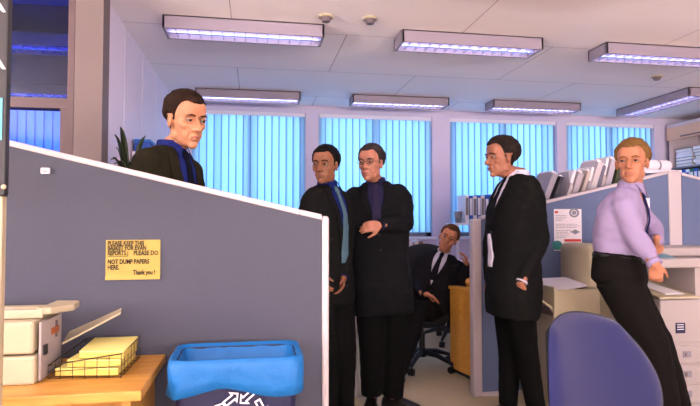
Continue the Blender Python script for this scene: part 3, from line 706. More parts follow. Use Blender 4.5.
for k in range(26):
    a_ = rnd.uniform(0, 2 * PI); L_ = rnd.uniform(.34, .46); d_ = Vector((math.cos(a_), math.sin(a_), 0)); s_ = Vector((-d_.y, d_.x, 0)); pts_ = []
    rise = rnd.uniform(1.5, 2.0)
    for i in range(7):
        t = i / 6; wv_ = .022 * math.sin(PI * (t * .92 + .04)); c0 = b0 + d_ * (L_ * t * .25) + Vector((0, 0, L_ * rise * t - .9 * L_ * t * t))
        pts_ += [c0 - s_ * wv_, c0 + Vector((0, 0, -.006)), c0 + s_ * wv_]
    lv.add(pts_, [(i * 3 + j, i * 3 + j + 1, i * 3 + j + 4, i * 3 + j + 3) for i in range(6) for j in range(2)])
o = lv.build('leaves', mat('dark_leaf', (38, 52, 24), .5, .3, 20), pl, smooth=True); s_ = o.modifiers.new('s', 'SOLIDIFY'); s_.thickness = .001
q = hY(150, 146, 4.3); bxr = q.x
wbk = thing('storage_box', 'blue storage box on a tall pale cupboard by the left wall', 'box', (bxr - .1, 4.4, q.z - .06))
MB().box((XL + .02, 4.3, q.z - .045), (bxr, 4.5, q.z + .03)).build('box', M_BLUECARD, wbk, bevel=.004)
MB().box((XL + .015, 4.295, q.z + .03), (bxr + .004, 4.505, q.z + .05)).build('lid', mat('blue_lid', (50, 110, 190), .5), wbk, bevel=.004)
tc_ = thing('tall_cupboard', 'tall pale cupboard by the left wall under a blue box', 'cupboard', (XL + .1, 4.55, 0))
MB().box((XL + .013, 4.25, 0), (bxr + .01, 4.9, q.z - .046)).build('carcass', M_LWALL, tc_, bevel=.004)
MB().box((bxr + .01, 4.26, .05), (bxr + .022, 4.89, q.z - .06)).build('door', M_WHITE, tc_, bevel=.003)

# poster on the blue-grey screen
def poster():
    a_ = hY(554, 209, Y2 - .003); b_ = hY(582, 250.5, Y2 - .003); Wd = b_.x - a_.x; Hh = a_.z - b_.z
    r = thing('poster', 'white printed notice with red bar and round emblem on the blue-grey screen', 'poster', ((a_.x + b_.x) / 2, Y2, b_.z))
    MB().box((a_.x, Y2 - .003, b_.z), (b_.x, Y2 - .0005, a_.z)).build('sheet', M_PAPER, r)
    def pt_(u, v): return (a_.x + u * Wd, a_.z - v * Hh)
    M_RED = mat('red_print', (206, 56, 44), .7); M_TEAL = mat('teal_print', (40, 128, 126), .7); M_GP = mat('grey_print', (128, 130, 142), .7)
    def rr(n_, u0, v0, u1, v1, mm):
        p, q_ = pt_(u0, v0), pt_(u1, v1); MB().box((p[0], Y2 - .0038, q_[1]), (q_[0], Y2 - .0028, p[1])).build(n_, mm, r)
    rr('red_bar', .36, .725, .97, .785, M_RED); rr('red_mark', .03, .05, .14, .10, M_RED)
    tx = MB()
    rnd = random.Random(3)
    for (v, u1) in ((.15, .45), (.19, .48), (.23, .4), (.27, .3), (.36, .85), (.40, .92), (.44, .8), (.51, .6), (.55, .5), (.59, .55), (.64, .5), (.68, .4), (.84, .85), (.88, .8), (.92, .7)):
        u = .06 if v < .8 else .36
        while u < u1:
            w_ = rnd.uniform(.04, .12); p, q_ = pt_(u, v), pt_(min(u + w_, u1), v + .012); tx.box((p[0], Y2 - .0036, q_[1]), (q_[0], Y2 - .0028, p[1])); u += w_ + .02
    tag(tx.build('printed_lines', M_GP, r), kind='stuff')
    def disc(n_, u, v, R_, r0, mm):
        c_ = pt_(u, v); b = MB(); n = 28; vs = []; 
        for rr_ in (R_, r0):
            for yy in (Y2 - .0042, Y2 - .0028): vs += [(c_[0] + rr_ * math.cos(2 * PI * j / n), yy, c_[1] + rr_ * .85 * math.sin(2 * PI * j / n)) for j in range(n)]
        fs = []
        for j in range(n):
            k = (j + 1) % n; fs += [(j, k, 2 * n + k, 2 * n + j), (j, n + j, n + k, k), (2 * n + j, 2 * n + k, 3 * n + k, 3 * n + j), (n + j, 3 * n + j, 3 * n + k, n + k)]
        b.add(vs, fs).build(n_, mm, r)
    disc('round_emblem', .73, .09, .040, .024, M_GP); disc('emblem_centre', .73, .09, .018, .001, M_GP); disc('teal_seal', .10, .87, .040, .001, M_TEAL)
    disc('small_emblem', .76, .55, .02, .006, M_GP); rr('caption_box', .6, .53, .92, .57, M_GP)
poster()
a_ = hY(641, 198, Y2 - .003); b_ = hY(650, 214, Y2 - .003)
r = thing('paper_slip', 'small white slip pinned to the screen beside the blond man', 'paper', ((a_.x + b_.x) / 2, Y2, b_.z)); MB().box((a_.x, Y2 - .003, b_.z), (b_.x, Y2 - .0005, a_.z)).build('sheet', M_PAPER, r)
MB().box((a_.x + .01, Y2 - .0045, a_.z - .012), (a_.x + .018, Y2 - .002, a_.z - .004)).build('pin', M_BLUECARD, r)

# rack of leaning folders behind the screen
fy = Y2 + .12; fz = 1.30
cab = thing('storage_cabinet', 'pale cabinet behind the blue-grey screen carrying a row of leaning files', 'cabinet', (3.0, fy + .2, 0))
cxa, cxb = hY(540, 200, fy).x, hY(640, 200, fy).x
MB().box((cxa, fy, .04), (cxb, fy + .4, fz - .02)).build('carcass', M_LWALL, cab, bevel=.003)
MB().box((cxa - .01, fy - .01, fz - .02), (cxb + .01, fy + .41, fz)).build('cabinet_top', M_WHITE, cab)
MB().box((cxa + .02, fy + .02, 0), (cxb - .02, fy + .38, .04)).build('plinth', M_DGREY, cab)
fcol = [((176, 168, 180), 'grey'), ((56, 54, 66), 'black'), ((214, 202, 204), 'off-white'), ((202, 192, 200), 'pale grey'), ((222, 206, 196), 'cream'), ((196, 186, 198), 'lilac-grey'), ((228, 218, 222), 'white'), ((120, 118, 140), 'slate'), ((214, 196, 196), 'pinkish'), ((206, 198, 214), 'pale lilac'), ((70, 76, 40), 'olive'), ((222, 208, 212), 'large white')]
tops = [(559, 173), (565, 176), (579, 171), (585, 172), (592, 170), (597, 168), (604, 161), (607, 164), (612, 159), (618, 158), (623, 162), (630, 160)]
for k, ((rgb, nm), (tx_, ty_)) in enumerate(zip(fcol, tops)):
    tp = hY(tx_, ty_, fy + .02); hh = tp.z - fz; lean = .40 - .012 * k; Lh = hh / math.cos(lean); wd = .028 + .016 * (k % 3 == 0)
    x0 = tp.x - Lh * math.sin(lean) - wd * math.cos(lean)
    if k: x0 = max(x0, fx_ + .004)
    fx_ = x0 + wd / math.cos(lean)
    r = thing('magazine_file', '%s document file leaning on the cabinet behind the screen' % nm, 'document file', (x0, fy + .15, fz), 'files leaning behind the blue-grey screen')
    Mx = Matrix.Translation((x0, fy + .02, fz + .001 + wd * math.sin(lean))) @ Matrix.Rotation(lean, 4, 'Y')
    # sloped-front file: side outline extruded through its width
    pts_ = [(0, 0, 0), (0, .24, 0), (0, .24, Lh * .98), (0, .10, Lh * .99), (0, 0, Lh * (.62 if k % 3 == 2 else .95))]
    MB().prism([Mx @ Vector(p) for p in pts_], Mx.to_3x3() @ Vector((wd, 0, 0))).build('case', mat('file_' + nm, tuple(c * .84 for c in rgb), .6), r, bevel=.002)
    pts_ = [(.003, .005, Lh * .3), (.003, .23, Lh * .3), (.003, .23, Lh * 1.02), (.003, .03, Lh * 1.01)]
    MB().prism([Mx @ Vector(p) for p in pts_], Mx.to_3x3() @ Vector((wd - .006, 0, 0))).build('papers', M_PAPER, r)
# rolled plan / white papers to the right of the files
q0 = hY(646, 172, fy + .1); q1 = hY(672, 160, fy + .1)
cb2 = thing('side_shelf', 'white shelf top behind the screen beside the blond man', 'shelf', (q0.x + .2, fy + .2, 0))
sx0, sx1 = cxb + .03, cxb + .37
MB().box((sx0, fy, fz + .3), (sx1, fy + .42, fz + .325)).build('shelf_board', M_WHITE, cb2)
for x in (sx0, sx1 - .02): MB().box((x, fy, 0), (x + .02, fy + .42, fz + .3)).build('side_panel', M_WHITE, cb2)
rp = thing('paper_roll', 'white rolled paper lying behind the head of the blond man', 'paper roll', (sx0 + .3, fy + .1, fz + .325))
MB().tube([(sx0 + .02, fy + .07, fz + .373), (sx0 + .34, fy + .16, fz + .373)], .047, 20, round_=False).build('roll', M_PAPER, rp, auto=True)
MB().tube([(sx0 + .2, fy + .122, fz + .373), (sx0 + .22, fy + .127, fz + .373)], .0485, 20, round_=False).build('band', M_GREY, rp, auto=True)

# right hand book cabinet
RX = hY(671, 130, YB - .12).x
zt_ = CEIL - .10; zp = hX(671, 128, RX).z; zq = hX(671, 140.5, RX).z
rc = thing('book_cabinet', 'tall open cabinet of files along the right wall', 'cabinet', (RX + .2, 5, 0))
ya, yb_ = 3.9, YB - .06
M_BEIGE = mat('cabinet_beige', (206, 190, 196), .6, .03); M_PELM = mat('cabinet_peach', (222, 178, 150), .5, .04)
c = MB(); c.box((RX, yb_ - .03, 0), (XR - .01, yb_, zt_)); c.box((RX, ya, 0), (XR - .01, ya + .03, zt_)); c.box((XR - .03, ya, 0), (XR - .01, yb_, zt_)); c.box((RX, ya, zt_ - .03), (XR - .01, yb_, zt_)); c.box((RX, ya, 0), (XR - .01, yb_, .08))
c.build('carcass', M_BEIGE, rc)
MB().box((RX - .01, ya, zp), (RX + .01, yb_ - .0, zt_)).build('upper_panel', M_BEIGE, rc, bevel=.002)
MB().box((RX - .018, ya, zq), (RX + .012, yb_ - .0, zp)).build('shutter_pelmet', M_PELM, rc, bevel=.003)
MB().box((RX - .024, 5.35, zq + .02), (RX - .018, 6.2, zq + .035)).build('pelmet_handle', M_FRAME, rc)
MB().box((RX - .004, yb_ - .02, 0), (RX + .0, yb_ - .0, zt_)).build('edge_strip', M_FRAME, rc)
shz = [zq - .36, zq - .66, zq - .96]
for z in shz: MB().box((RX + .01, ya + .03, z - .02), (XR - .03, yb_ - .03, z)).build('shelf', M_GREY, rc)
rnd = random.Random(11)
pcol = [((120, 150, 110), 'green'), ((226, 222, 232), 'white'), ((96, 110, 150), 'blue'), ((206, 200, 214), 'pale grey'), ((70, 110, 90), 'dark green')]
y = 6.36
nth = ['nearest the corner', 'second from the corner', 'third from the corner']
for s_i in range(3):
    z = shz[0] + .001; n = 6
    for k in range(n):
        rgb, nm = pcol[(k * 2 + s_i) % 5]; h = rnd.uniform(.030, .046); off = rnd.uniform(0, .02)
        r = thing('paper_stack', '%s paper bundle, pile %s of the wall cabinet, %s' % (nm, nth[s_i], ['bottom', 'second up', 'third up', 'fourth up', 'second from top', 'topmost'][k]), 'papers', (RX + .15, y - .15, z), 'bundles of papers on the top shelf of the wall cabinet')
        MB().box((RX + .03 + off, y - .27, z), (RX + .28, y - off, z + h * .8)).build('sheets', M_PAPER if nm != 'white' else M_LABEL, r)
        MB().box((RX + .028 + off, y - .272, z + h * .8), (RX + .282, y + .002 - off, z + h)).build('cover', mat('bundle_' + nm, rgb, .7), r)
        z += h + .001
    y -= .31
y = 6.38; k = 0
bcs = [(M_GREENCARD, 'green'), (M_LABEL, 'white'), (M_BLUECARD, 'blue'), (M_LABEL, 'white'), (M_GREENCARD, 'green'), (M_BLUECARD, 'blue'), (M_DGREY, 'black'), (M_LABEL, 'white'), (M_BLUECARD, 'blue'), (M_GREENCARD, 'green'), (M_LABEL, 'white'), (M_DGREY, 'black')]
nn = ['first', 'second', 'third', 'fourth', 'fifth', 'sixth', 'seventh', 'eighth', 'ninth', 'tenth', 'eleventh', 'twelfth']
for k, (mm, nm) in enumerate(bcs):
    r = thing('ring_binder', '%s binder on the second shelf of the wall cabinet, %s from the corner' % (nm, nn[k]), 'binder', (RX + .15, y - .03, shz[1]), 'binders on the second shelf of the wall cabinet')
    MB().box((RX + .03, y - .062, shz[1] + .001), (RX + .27, y, shz[1] + .26)).build('cover', mm, r, bevel=.003)
    MB().box((RX + .0285, y - .052, shz[1] + .09), (RX + .031, y - .01, shz[1] + .22)).build('spine_label', M_LABEL if nm != 'white' else M_BLUECARD, r)
    y -= .066

# copiers on the right
def copier_right():
    Yc = 2.78
    xl = hY(661, 330, Yc).x; xrr = hY(700, 330, Yc).x + .35
    def z_(py): return hY(680, py, Yc).z
    r = thing('photocopier', 'large cream photocopier with paper drawers at the right edge', 'photocopier', ((xl + xrr) / 2, Yc + .3, 0))
    z1, z2, z3 = z_(299), z_(285), z_(268)
    MB().box((xl, Yc + .01, .04), (xrr, Yc + .46, z1)).build('body', M_CREAM2, r, bevel=.006)
    MB().box((xl, Yc + .001, z_(343)), (xrr, Yc + .02, z1 - .004)).build('front_cover', M_CREAM2, r, bevel=.006)
    zz = [z_(345), z_(365), z_(385), z_(405), z_(430)]
    for k in range(4):
        d_ = MB().box((xl + .003, Yc, zz[k + 1] + .004), (xrr - .003, Yc + .02, zz[k] - .004)).build('drawer', M_CREAM2, r, bevel=.006)
        hx = hY(683, 350, Yc).x; MB().box((hx, Yc - .004, (zz[k] + zz[k + 1]) / 2 - .015), (hx + .05, Yc + .002, (zz[k] + zz[k + 1]) / 2 + .02)).build('handle', M_GREY, d_)
        MB().box((hx + .008, Yc - .006, (zz[k] + zz[k + 1]) / 2 - .008), (hx + .02, Yc - .003, (zz[k] + zz[k + 1]) / 2 + .012)).build('paper_gauge', M_FRAME, d_)
    a_ = hY(675.5, 323, Yc); b_ = hY(685, 333, Yc); MB().box((a_.x, Yc - .003, b_.z), (b_.x, Yc + .003, a_.z)).build('badge', M_NAVY, r)
    for j in range(3): MB().box((a_.x + .008, Yc - .0042, a_.z - .012 - j * .013), (b_.x - .01, Yc - .0028, a_.z - .008 - j * .013)).build('badge_lettering', M_LABEL, r)
    # cavity: back wall, right pillar, floor tray
    MB().box((xl, Yc + .36, z1), (xrr, Yc + .46, z3)).build('cavity_back', mat('cavity_plastic', (150, 142, 134), .6), r)
    px_ = hY(697, 300, Yc).x; MB().box((px_, Yc + .01, z1), (xrr, Yc + .36, z3)).build('side_tower', M_CREAM2, r, bevel=.004)
    MB().prism([(xl - .02, Yc - .02, z1 + .004), (px_, Yc - .02, z1 + .004), (px_, Yc + .34, z1 + .06), (xl - .02, Yc + .34, z1 + .06)], (0, 0, .012)).build('exit_tray', M_CREAM, r, bevel=.003)
    MB().prism([(xl + .05, Yc + .02, z1 + .024), (xl + .17, Yc + .02, z1 + .024), (xl + .12, Yc + .3, z1 + .075), (xl + .02, Yc + .3, z1 + .075)], (0, 0, .004)).build('printed_sheet', M_PAPER, r)
    MB().box((xl - .03, Yc - .01, z3), (xrr, Yc + .46, z3 + .055)).build('scanner_deck', M_CREAM2, r, bevel=.012, seg=3)
    MB().box((xl - .02, Yc + .12, z3 + .057), (xrr, Yc + .45, z3 + .11)).build('lid', M_CREAM2, r, bevel=.012, seg=3)
    MB().box((xl + .02, Yc + .3, z3 + .11), (xl + .24, Yc + .44, z3 + .15)).build('document_feeder', M_CREAM, r, bevel=.01)
    MB().prism([(xl + .0, Yc - .002, z3 + .056), (xl + .1, Yc - .002, z3 + .056), (xl + .13, Yc + .11, z3 + .072), (xl + .0, Yc + .11, z3 + .072)], (0, 0, .003)).build('control_panel', mat('pale_teal', (110, 150, 170), .5), r)
    for sx_ in (xl + .04, xrr - .06): MB().cyl((sx_, Yc + .08, 0), .025, .04).cyl((sx_, Yc + .5, 0), .025, .04).build('castor', M_BLACK, r)
    return xl, Yc, z3
XC, YC, ZC = copier_right()
def copier_left():
    Yc = 3.13; a_ = hY(554, 290, Yc); b_ = hY(600, 336, Yc); z1 = hY(575, 288, Yc).z; z0 = .0
    x0, x1 = a_.x, hY(600, 300, Yc).x
    r = thing('photocopier', 'cream floor copier with side trays behind the blue chair', 'photocopier', ((x0 + x1) / 2, Yc + .25, 0))
    zl = z1 - .13
    MB().box((x0 + .03, Yc, .03), (x1 + .0, Yc + .45, zl - .02)).build('body', M_CREAM, r, bevel=.006)
    m = MB(); t = .018
    m.box((x0, Yc, zl - .02), (x1, Yc + .45, zl)); m.box((x0, Yc - .002, zl - .06), (x1, Yc + t, z1 - .01)); m.box((x0, Yc + .45 - t, zl), (x1, Yc + .45, z1)); m.box((x0, Yc, zl), (x0 + t, Yc + .45, z1 + .006)); m.box((x1 - t, Yc, zl), (x1, Yc + .45, z1))
    m.build('collection_bin', M_CREAM, r, bevel=.005)
    MB().prism([(x0 + .0, Yc + .04, z1 - .035), (x0 + .03, Yc + .02, z1 - .03), (x1 - .02, Yc + .1, z1 - .005), (x1 - .02, Yc + .35, z1 + .02), (x0 + .0, Yc + .32, z1 + .015)], (0, 0, .012)).build('crumpled_cover', M_PAPER, r, bevel=.003)
    # side tray, sloping up to the left
    s0 = hY(566, 322, Yc + .05); s1 = hY(537, 299, Yc + .05)
    MB().prism([(s0.x, Yc + .02, s0.z), (s1.x, Yc + .02, s1.z), (s1.x, Yc + .02, s1.z + .012), (s0.x, Yc + .02, s0.z + .03)], (0, .28, 0)).build('side_tray', M_CREAM, r, bevel=.002)
    MB().prism([(s0.x, Yc + .03, s0.z - .001), (s0.x - .01, Yc + .03, s0.z - .05), (s1.x + .05, Yc + .03, s1.z - .034)], (0, .24, 0)).build('tray_bracket', M_FRAME, r)
    # tall rounded scanner tower
    xa_, xb_ = hY(586, 260, Yc + .12).x, hY(609, 260, Yc + .12).x; zt_ = hY(595, 244, Yc + .12).z
    rr = []
    for yy, g in ((Yc + .10, .012), (Yc + .12, 0), (Yc + .42, 0), (Yc + .44, .012)):
        R0 = .05; ring = [Vector((xa_ + g, yy, z1 - .1)), Vector((xb_ - g, yy, z1 - .1))]
        for k in range(7): an = PI / 2 * k / 6; ring.append(Vector((xb_ - g - R0 + R0 * math.cos(an), yy, zt_ - g - R0 + R0 * math.sin(an))))
        for k in range(7): an = PI / 2 + PI / 2 * k / 6; ring.append(Vector((xa_ + g + R0 + R0 * math.cos(an), yy, zt_ - g - R0 + R0 * math.sin(an))))
        rr.append(ring)
    MB().loft(rr).build('scanner_tower', M_CREAM, r, auto=True)
    MB().box((xa_, Yc + .12, .03), (xb_, Yc + .44, z1 - .1)).build('tower_body', M_CREAM, r)
    for sx_ in (x0 + .08, xb_ - .06): MB().cyl((sx_, Yc + .2, 0), .022, .03).build('foot', M_BLACK, r)
copier_left()

# ------------------------------------------------------------------ people
SKIN = {}
def skin_mat(name, rgb):
    return mat(name, rgb, 0.5, 0.10, 14, 0.05, 90, sss=0.12, spec=.35)
def frame(fwd, upv=UV):
    f_ = Vector(fwd).normalized(); u_ = Vector(upv).normalized(); l_ = u_.cross(f_).normalized(); u_ = f_.cross(l_).normalized()
    # returns matrix columns (left, forward, up) with left = subject's left
    return Matrix((l_, f_, u_)).transposed()
def hand(mb, wrist, d, palm_n, k=1.0, curl=.5, thumb_side=1, spread=.0):
    """palm, five unequal bent fingers; d = direction of the fingers, palm_n = direction the palm faces"""
    d = Vector(d).normalized(); n_ = Vector(palm_n); n_ = (n_ - d * n_.dot(d)).normalized(); s_ = d.cross(n_).normalized() * thumb_side
    w_ = Vector(wrist)
    R_ = Matrix((s_, n_, d)).transposed()
    mb.tube([w_ - d * .02 * k, w_ + d * .02 * k], [.027 * k, .027 * k], 12)
    mb.ell(w_ + d * .045 * k, (.040 * k, .0155 * k, .050 * k), R_); mb.ell(w_ + d * .070 * k, (.041 * k, .0145 * k, .025 * k), R_)
    for i, (o_, L_) in enumerate(((.031, .070), (.0105, .079), (-.0105, .074), (-.031, .057))):
        p = w_ + d * (.078 - .004 * abs(i - 1)) * k + s_ * o_ * k; dd = (d + s_ * spread * (1.5 - i) * .12).normalized(); pts = [p - d * .015 * k, p]; a_ = 0
        for j, fr in enumerate((.45, .30, .25)):
            a_ += curl * (.55, .8, .5)[j] + .05 * i * curl
            v = dd * math.cos(a_) + n_ * math.sin(a_); p = p + v * L_ * fr * k; pts.append(p)
        mb.tube(pts, [.0095 * k, .0092 * k, .0085 * k, .0078 * k, .0068 * k], 8)
    p = w_ + d * .022 * k + s_ * .026 * k; v1 = (d * .62 + s_ * .62 + n_ * .35).normalized(); v2 = (d * .85 + s_ * .25 + n_ * .45).normalized()
    mb.tube([p, p + v1 * .035 * k, p + v1 * .035 * k + v2 * .03 * k, p + v1 * .035 * k + v2 * .055 * k], [.014 * k, .0115 * k, .010 * k, .008 * k], 8)
def head_shapes(mb, c, R, k):
    T = lambda x, y, z: Vector(c) + R @ (Vector((x, y, z)) * k)
    E = lambda p, r: mb.ell(T(*p), tuple(v * k for v in r), R, 20)
    E((0, -.012, .036), (.074, .094, .080)); E((0, .022, -.022), (.0605, .064, .078)); E((0, .030, -.072), (.046, .050, .040))
    E((0, .066, -.098), (.021, .018, .017))
    for s in (-1, 1):
        E((s * .044, .004, -.062), (.017, .026, .026)); E((s * .040, .052, -.022), (.020, .022, .018)); E((s * .030, .050, -.055), (.018, .024, .026))
        ear = Matrix.Rotation(s * -.35, 3, 'Z'); mb.ell(T(s * .072, .000, -.012), (.008 * k, .018 * k, .031 * k), R @ ear, 14)
        E((s * .0105, .091, -.036), (.0085, .010, .008))
        E((s * .030, .072, .019), (.023, .014, .009))
    E((0, .060, .045), (.052, .026, .040))
    mb.tube([T(0, .080, .010), T(0, .093, -.012), T(0, .105, -.032)], [.0075 * k, .0095 * k, .0115 * k], 12)
    E((0, .079, -.066), (.023, .013, .015))
def sculpt_head(co, c, R, k):
    Rn = np.array(R); l = (co - np.array(c)) @ Rn / k
    inh = (np.abs(l[:, 0]) < .1) & (l[:, 2] > -.14) & (l[:, 2] < .14) & (np.abs(l[:, 1]) < .13)
    d = np.zeros_like(l)
    def g(p, s, v):
        q = ((l - np.array(p)) / np.array(s)); w_ = np.exp(-.5 * (q ** 2).sum(1)) * inh; d[:] += w_[:, None] * np.array(v)
    for s in (-1, 1):
        g((s * .031, .082, .002), (.015, .02, .008), (0, -.011, 0))
        g((s * .022, .085, -.060), (.006, .02, .012), (0, -.003, 0))
        g((s * .012, .09, -.002), (.006, .02, .012), (0, -.003, 0))
        g((s * .058, .045, -.050), (.02, .03, .02), (-s * .004, 0, 0))
    g((0, .094, -.0655), (.022, .02, .0022), (0, -.0045, 0))
    g((0, .094, -.059), (.014, .02, .0035), (0, .003, 0)); g((0, .094, -.072), (.014, .02, .004), (0, .003, 0))
    g((0, .09, -.083), (.016, .02, .005), (0, -.004, 0))
    co = co + (d * k) @ Rn.T
    return co, l, inh
def ring_s(c, lat, fwd, hw, hd, n=28, e=2.5):
    out = []
    for j in range(n):
        a_ = 2 * PI * j / n; ca, sa = math.cos(a_), math.sin(a_)
        out.append(c + lat * (hw * math.copysign(abs(ca) ** (2 / e), ca)) + fwd * (hd * math.copysign(abs(sa) ** (2 / e), sa)))
    return out
def extract(co, faces, mask_v, disp, nrm):
    idx = -np.ones(len(co), int); keep = []; used = np.zeros(len(co), bool)
    for f_ in faces:
        if all(mask_v[i] for i in f_): keep.append(f_); used[list(f_)] = True
    idx[used] = np.arange(used.sum()); v = co[used] + nrm[used] * disp[used][:, None]
    return v, [tuple(int(idx[i]) for i in f_) for f_ in keep]
def normals(co, faces):
    F = np.array([f_ if len(f_) == 4 else tuple(f_) + (f_[-1],) for f_ in faces]); a_ = co[F[:, 2]] - co[F[:, 0]]; b_ = co[F[:, 3]] - co[F[:, 1]]
    n_ = np.cross(a_, b_); out = np.zeros_like(co)
    for k in range(4): np.add.at(out, F[:, k], n_)
    return out / np.maximum(1e-12, np.linalg.norm(out, axis=1))[:, None]

def person(S):
    D = S['D']; H = S['H']; k = H / 1.76
    foot = P(S['foot'][0], 300, D); base = Vector((foot.x, foot.y, 0))
    root = thing('person', S['label'], 'person', base)
    pel = P(*S['pelvis']); nck = P(*S['neck']); hd_ = P(*S['head'])
    pf = facing(S['pyaw']); cf_ = facing(S['cyaw']); hf = facing(S['hyaw'])
    spine = (nck - pel); L_ = spine.length; upc = spine.normalized()
    mid = (pel + nck) / 2 + Vector(S.get('bend', (0, 0, 0)))
    def sp_(t): return pel * (1 - t) ** 2 + mid * 2 * t * (1 - t) + nck * t ** 2 if t >= 0 else pel + upc * (t * L_)
    def fr_(t):
        t = min(1, max(0, t)); f_ = (pf * (1 - t) + cf_ * t); f_ = (f_ - upc * f_.dot(upc)).normalized(); return upc.cross(f_).normalized(), f_
    fat = S.get('fat', 1.0); vox = S.get('vox', .0055)
    def torso(mb, prof, grow=0.0, sc=1.0, pf_=1.0):
        rings = []
        for (t, hw, hd, oy) in prof:
            lat, f_ = fr_(t); rings.append(ring_s(sp_(t) + f_ * oy * k, lat, f_, (hw * fat * pf_ * k + grow) * sc, (hd * fat * pf_ * k + grow) * sc))
        mb.loft(rings)
    lat, f_ = fr_(1.0)
    sh = {}
    for s, nm in ((1, 'L'), (-1, 'R')): sh[nm] = nck - upc * .088 * k + lat * s * .166 * k * fat ** .5 + Vector(S.get('sh' + nm, (0, 0, 0)))
    # head orientation
    hu = Vector((0, 0, 1)) ; hp = math.radians(S.get('hpitch', 0)); hr = math.radians(S.get('hroll', 0))
    R_ = frame(hf, UV) @ Matrix.Rotation(-hp, 3, 'X') @ Matrix.Rotation(hr, 3, 'Y')
    hk = S.get('hk', 1.0) * k
    Th = lambda x, y, z: hd_ + R_ @ (Vector((x, y, z)) * hk)
    # ---- body (skin), one continuous surface
    mb = MB(); head_shapes(mb, hd_, R_, hk)
    mb.tube([Th(0, -.018, -.03), Th(0, -.02, -.085), nck + upc * .02 * k, nck - upc * .05 * k], [.048 * hk, .047 * hk, .055 * k, .068 * k], 18)
    TP = [(-.12, .13, .09, 0), (0, .155, .10, 0), (.28, .13, .09, 0), (.6, .15, .10, 0), (.85, .145, .075, 0), (.97, .07, .05, 0)]
    torso(mb, TP, 0, .9)
    for nm in 'LR':
        el = P(*S['elbow' + nm]); wr = P(*S['wrist' + nm])
        mb.tube([lerp(sh[nm], nck, .15) - upc * .02 * k, lerp(sh[nm], el, .5), el, lerp(el, wr, .35), wr], [.034 * k, .038 * k, .036 * k, .037 * k, .026 * k], 12)
        hs = S['hand' + nm]; d_ = Vector(hs[0]) if hs[0] is not None else (wr - el)
        d_ = RV * d_[0] + FV * d_[1] + UV * d_[2] if hs[0] is not None else d_
        n_ = RV * hs[1][0] + FV * hs[1][1] + UV * hs[1][2]
        hand(mb, wr, d_, n_, k * S.get('handk', .96), hs[2], hs[3])
    hips = {}
    latp, fp = fr_(0)
    for s, nm in ((1, 'L'), (-1, 'R')): hips[nm] = pel - upc * .06 * k * (1 if not S.get('sit') else .3) + latp * s * .085 * k
    for nm in 'LR':
        kn = P(*S['knee' + nm]); an = P(*S['ankle' + nm]); mb.tube([hips[nm], kn, lerp(kn, an, .3), an], [.075 * k, .052 * k, .05 * k, .036 * k], 12)
        ff = facing(S['toe' + nm]); mb.tube([an, an + ff * .07 * k - UV * .04 * k, an + ff * .14 * k - UV * .055 * k], [.034 * k, .03 * k, .022 * k], 10)
    co, faces = remesh(mb, vox, 3)
    co, l, inh = sculpt_head(co, hd_, R_, hk)
    body = mesh_obj('body', co, faces, S['skin'], root)
    # ---- hair from the scalp
    nr = normals(co, faces)
    x, y, z = l[:, 0], l[:, 1], l[:, 2]
    hl = S.get('hairline', .062); side = S.get('side', -.01)
    # hairline height as a function of how far forward
    hl = hl + .006 + .012 * np.clip((np.abs(x) - .018) / .03, 0, 1); front = .055; line = np.where(y > front, hl, np.where(y > .018, side + (hl - side) * np.clip((y - .018) / (front - .018), 0, 1) ** .8, np.where(y > -.022, S.get('burn', -.008), S.get('nape', -.062) + (y + .022) * -0.05)))
    ear = (np.abs(x) > .067) & (y > -.024) & (y < .022) & (z < .014)
    mask = inh & (z > line) & ~ear
    hn = np.array([noise.noise(Vector(p) * 38) for p in l]) ; hn2 = np.array([noise.noise(Vector((p[0] * 160, p[1] * 30, p[2] * 60))) for p in l])
    th = S.get('hair_th', .013) * np.clip((z - line) / .055, .08, 1) * (1 + .45 * hn) + .0022 * hn2 + S.get('quiff', 0) * np.exp(-((y - .06) / .03) ** 2 - ((z - .09) / .03) ** 2)
    v, fs = extract(co, faces, mask, np.where(mask, th * hk, 0), nr)
    inner, _ = extract(co, faces, mask, np.full(len(co), -.003), nr)
    # closed shell
    n = len(v); allv = np.vstack([v, inner]); edges = {}
    for f2 in fs:
        for a_, b_ in zip(f2, f2[1:] + f2[:1]):
            if (b_, a_) in edges: del edges[(b_, a_)]
            else: edges[(a_, b_)] = 1
    allf = fs + [tuple(i + n for i in f2[::-1]) for f2 in fs] + [(b_, a_, a_ + n, b_ + n) for (a_, b_) in edges]
    mesh_obj('hair', allv, allf, S['hair'], root)
    # ---- face pieces
    for s in (-1, 1):
        e = MB(); e.ell(Th(s * .031, .0705, .000), (.0115 * hk,) * 3, R_, 14); eo = e.build('eye', M_EYE, root, smooth=True)
        gz = S.get('gaze', (0, 0)); i_ = MB(); i_.ell(Th(s * .031 + gz[0] * .004, .0795, .001 + gz[1]), (.0068 * hk, .0042 * hk, .0066 * hk), R_, 12); i_.build('iris', M_IRIS, eo, smooth=True)
        MB().tube([Th(s * .018, .0845, .006), Th(s * .031, .0855, .0085), Th(s * .044, .077, .005)], [.0028 * hk, .0042 * hk, .0026 * hk], 8).tube([Th(s * .019, .083, -.007), Th(s * .031, .0825, -.009), Th(s * .043, .076, -.006)], [.002 * hk, .003 * hk, .002 * hk], 8).build('eyelid', S['skin'], eo, smooth=True)
        MB().tube([Th(s * .013, .0880, .0185), Th(s * .030, .0885, .0225), Th(s * .047, .076, .018)], [.003 * hk, .0038 * hk, .002 * hk], 8, flat=.8).build('eyebrow', S['hair'], root, smooth=True)
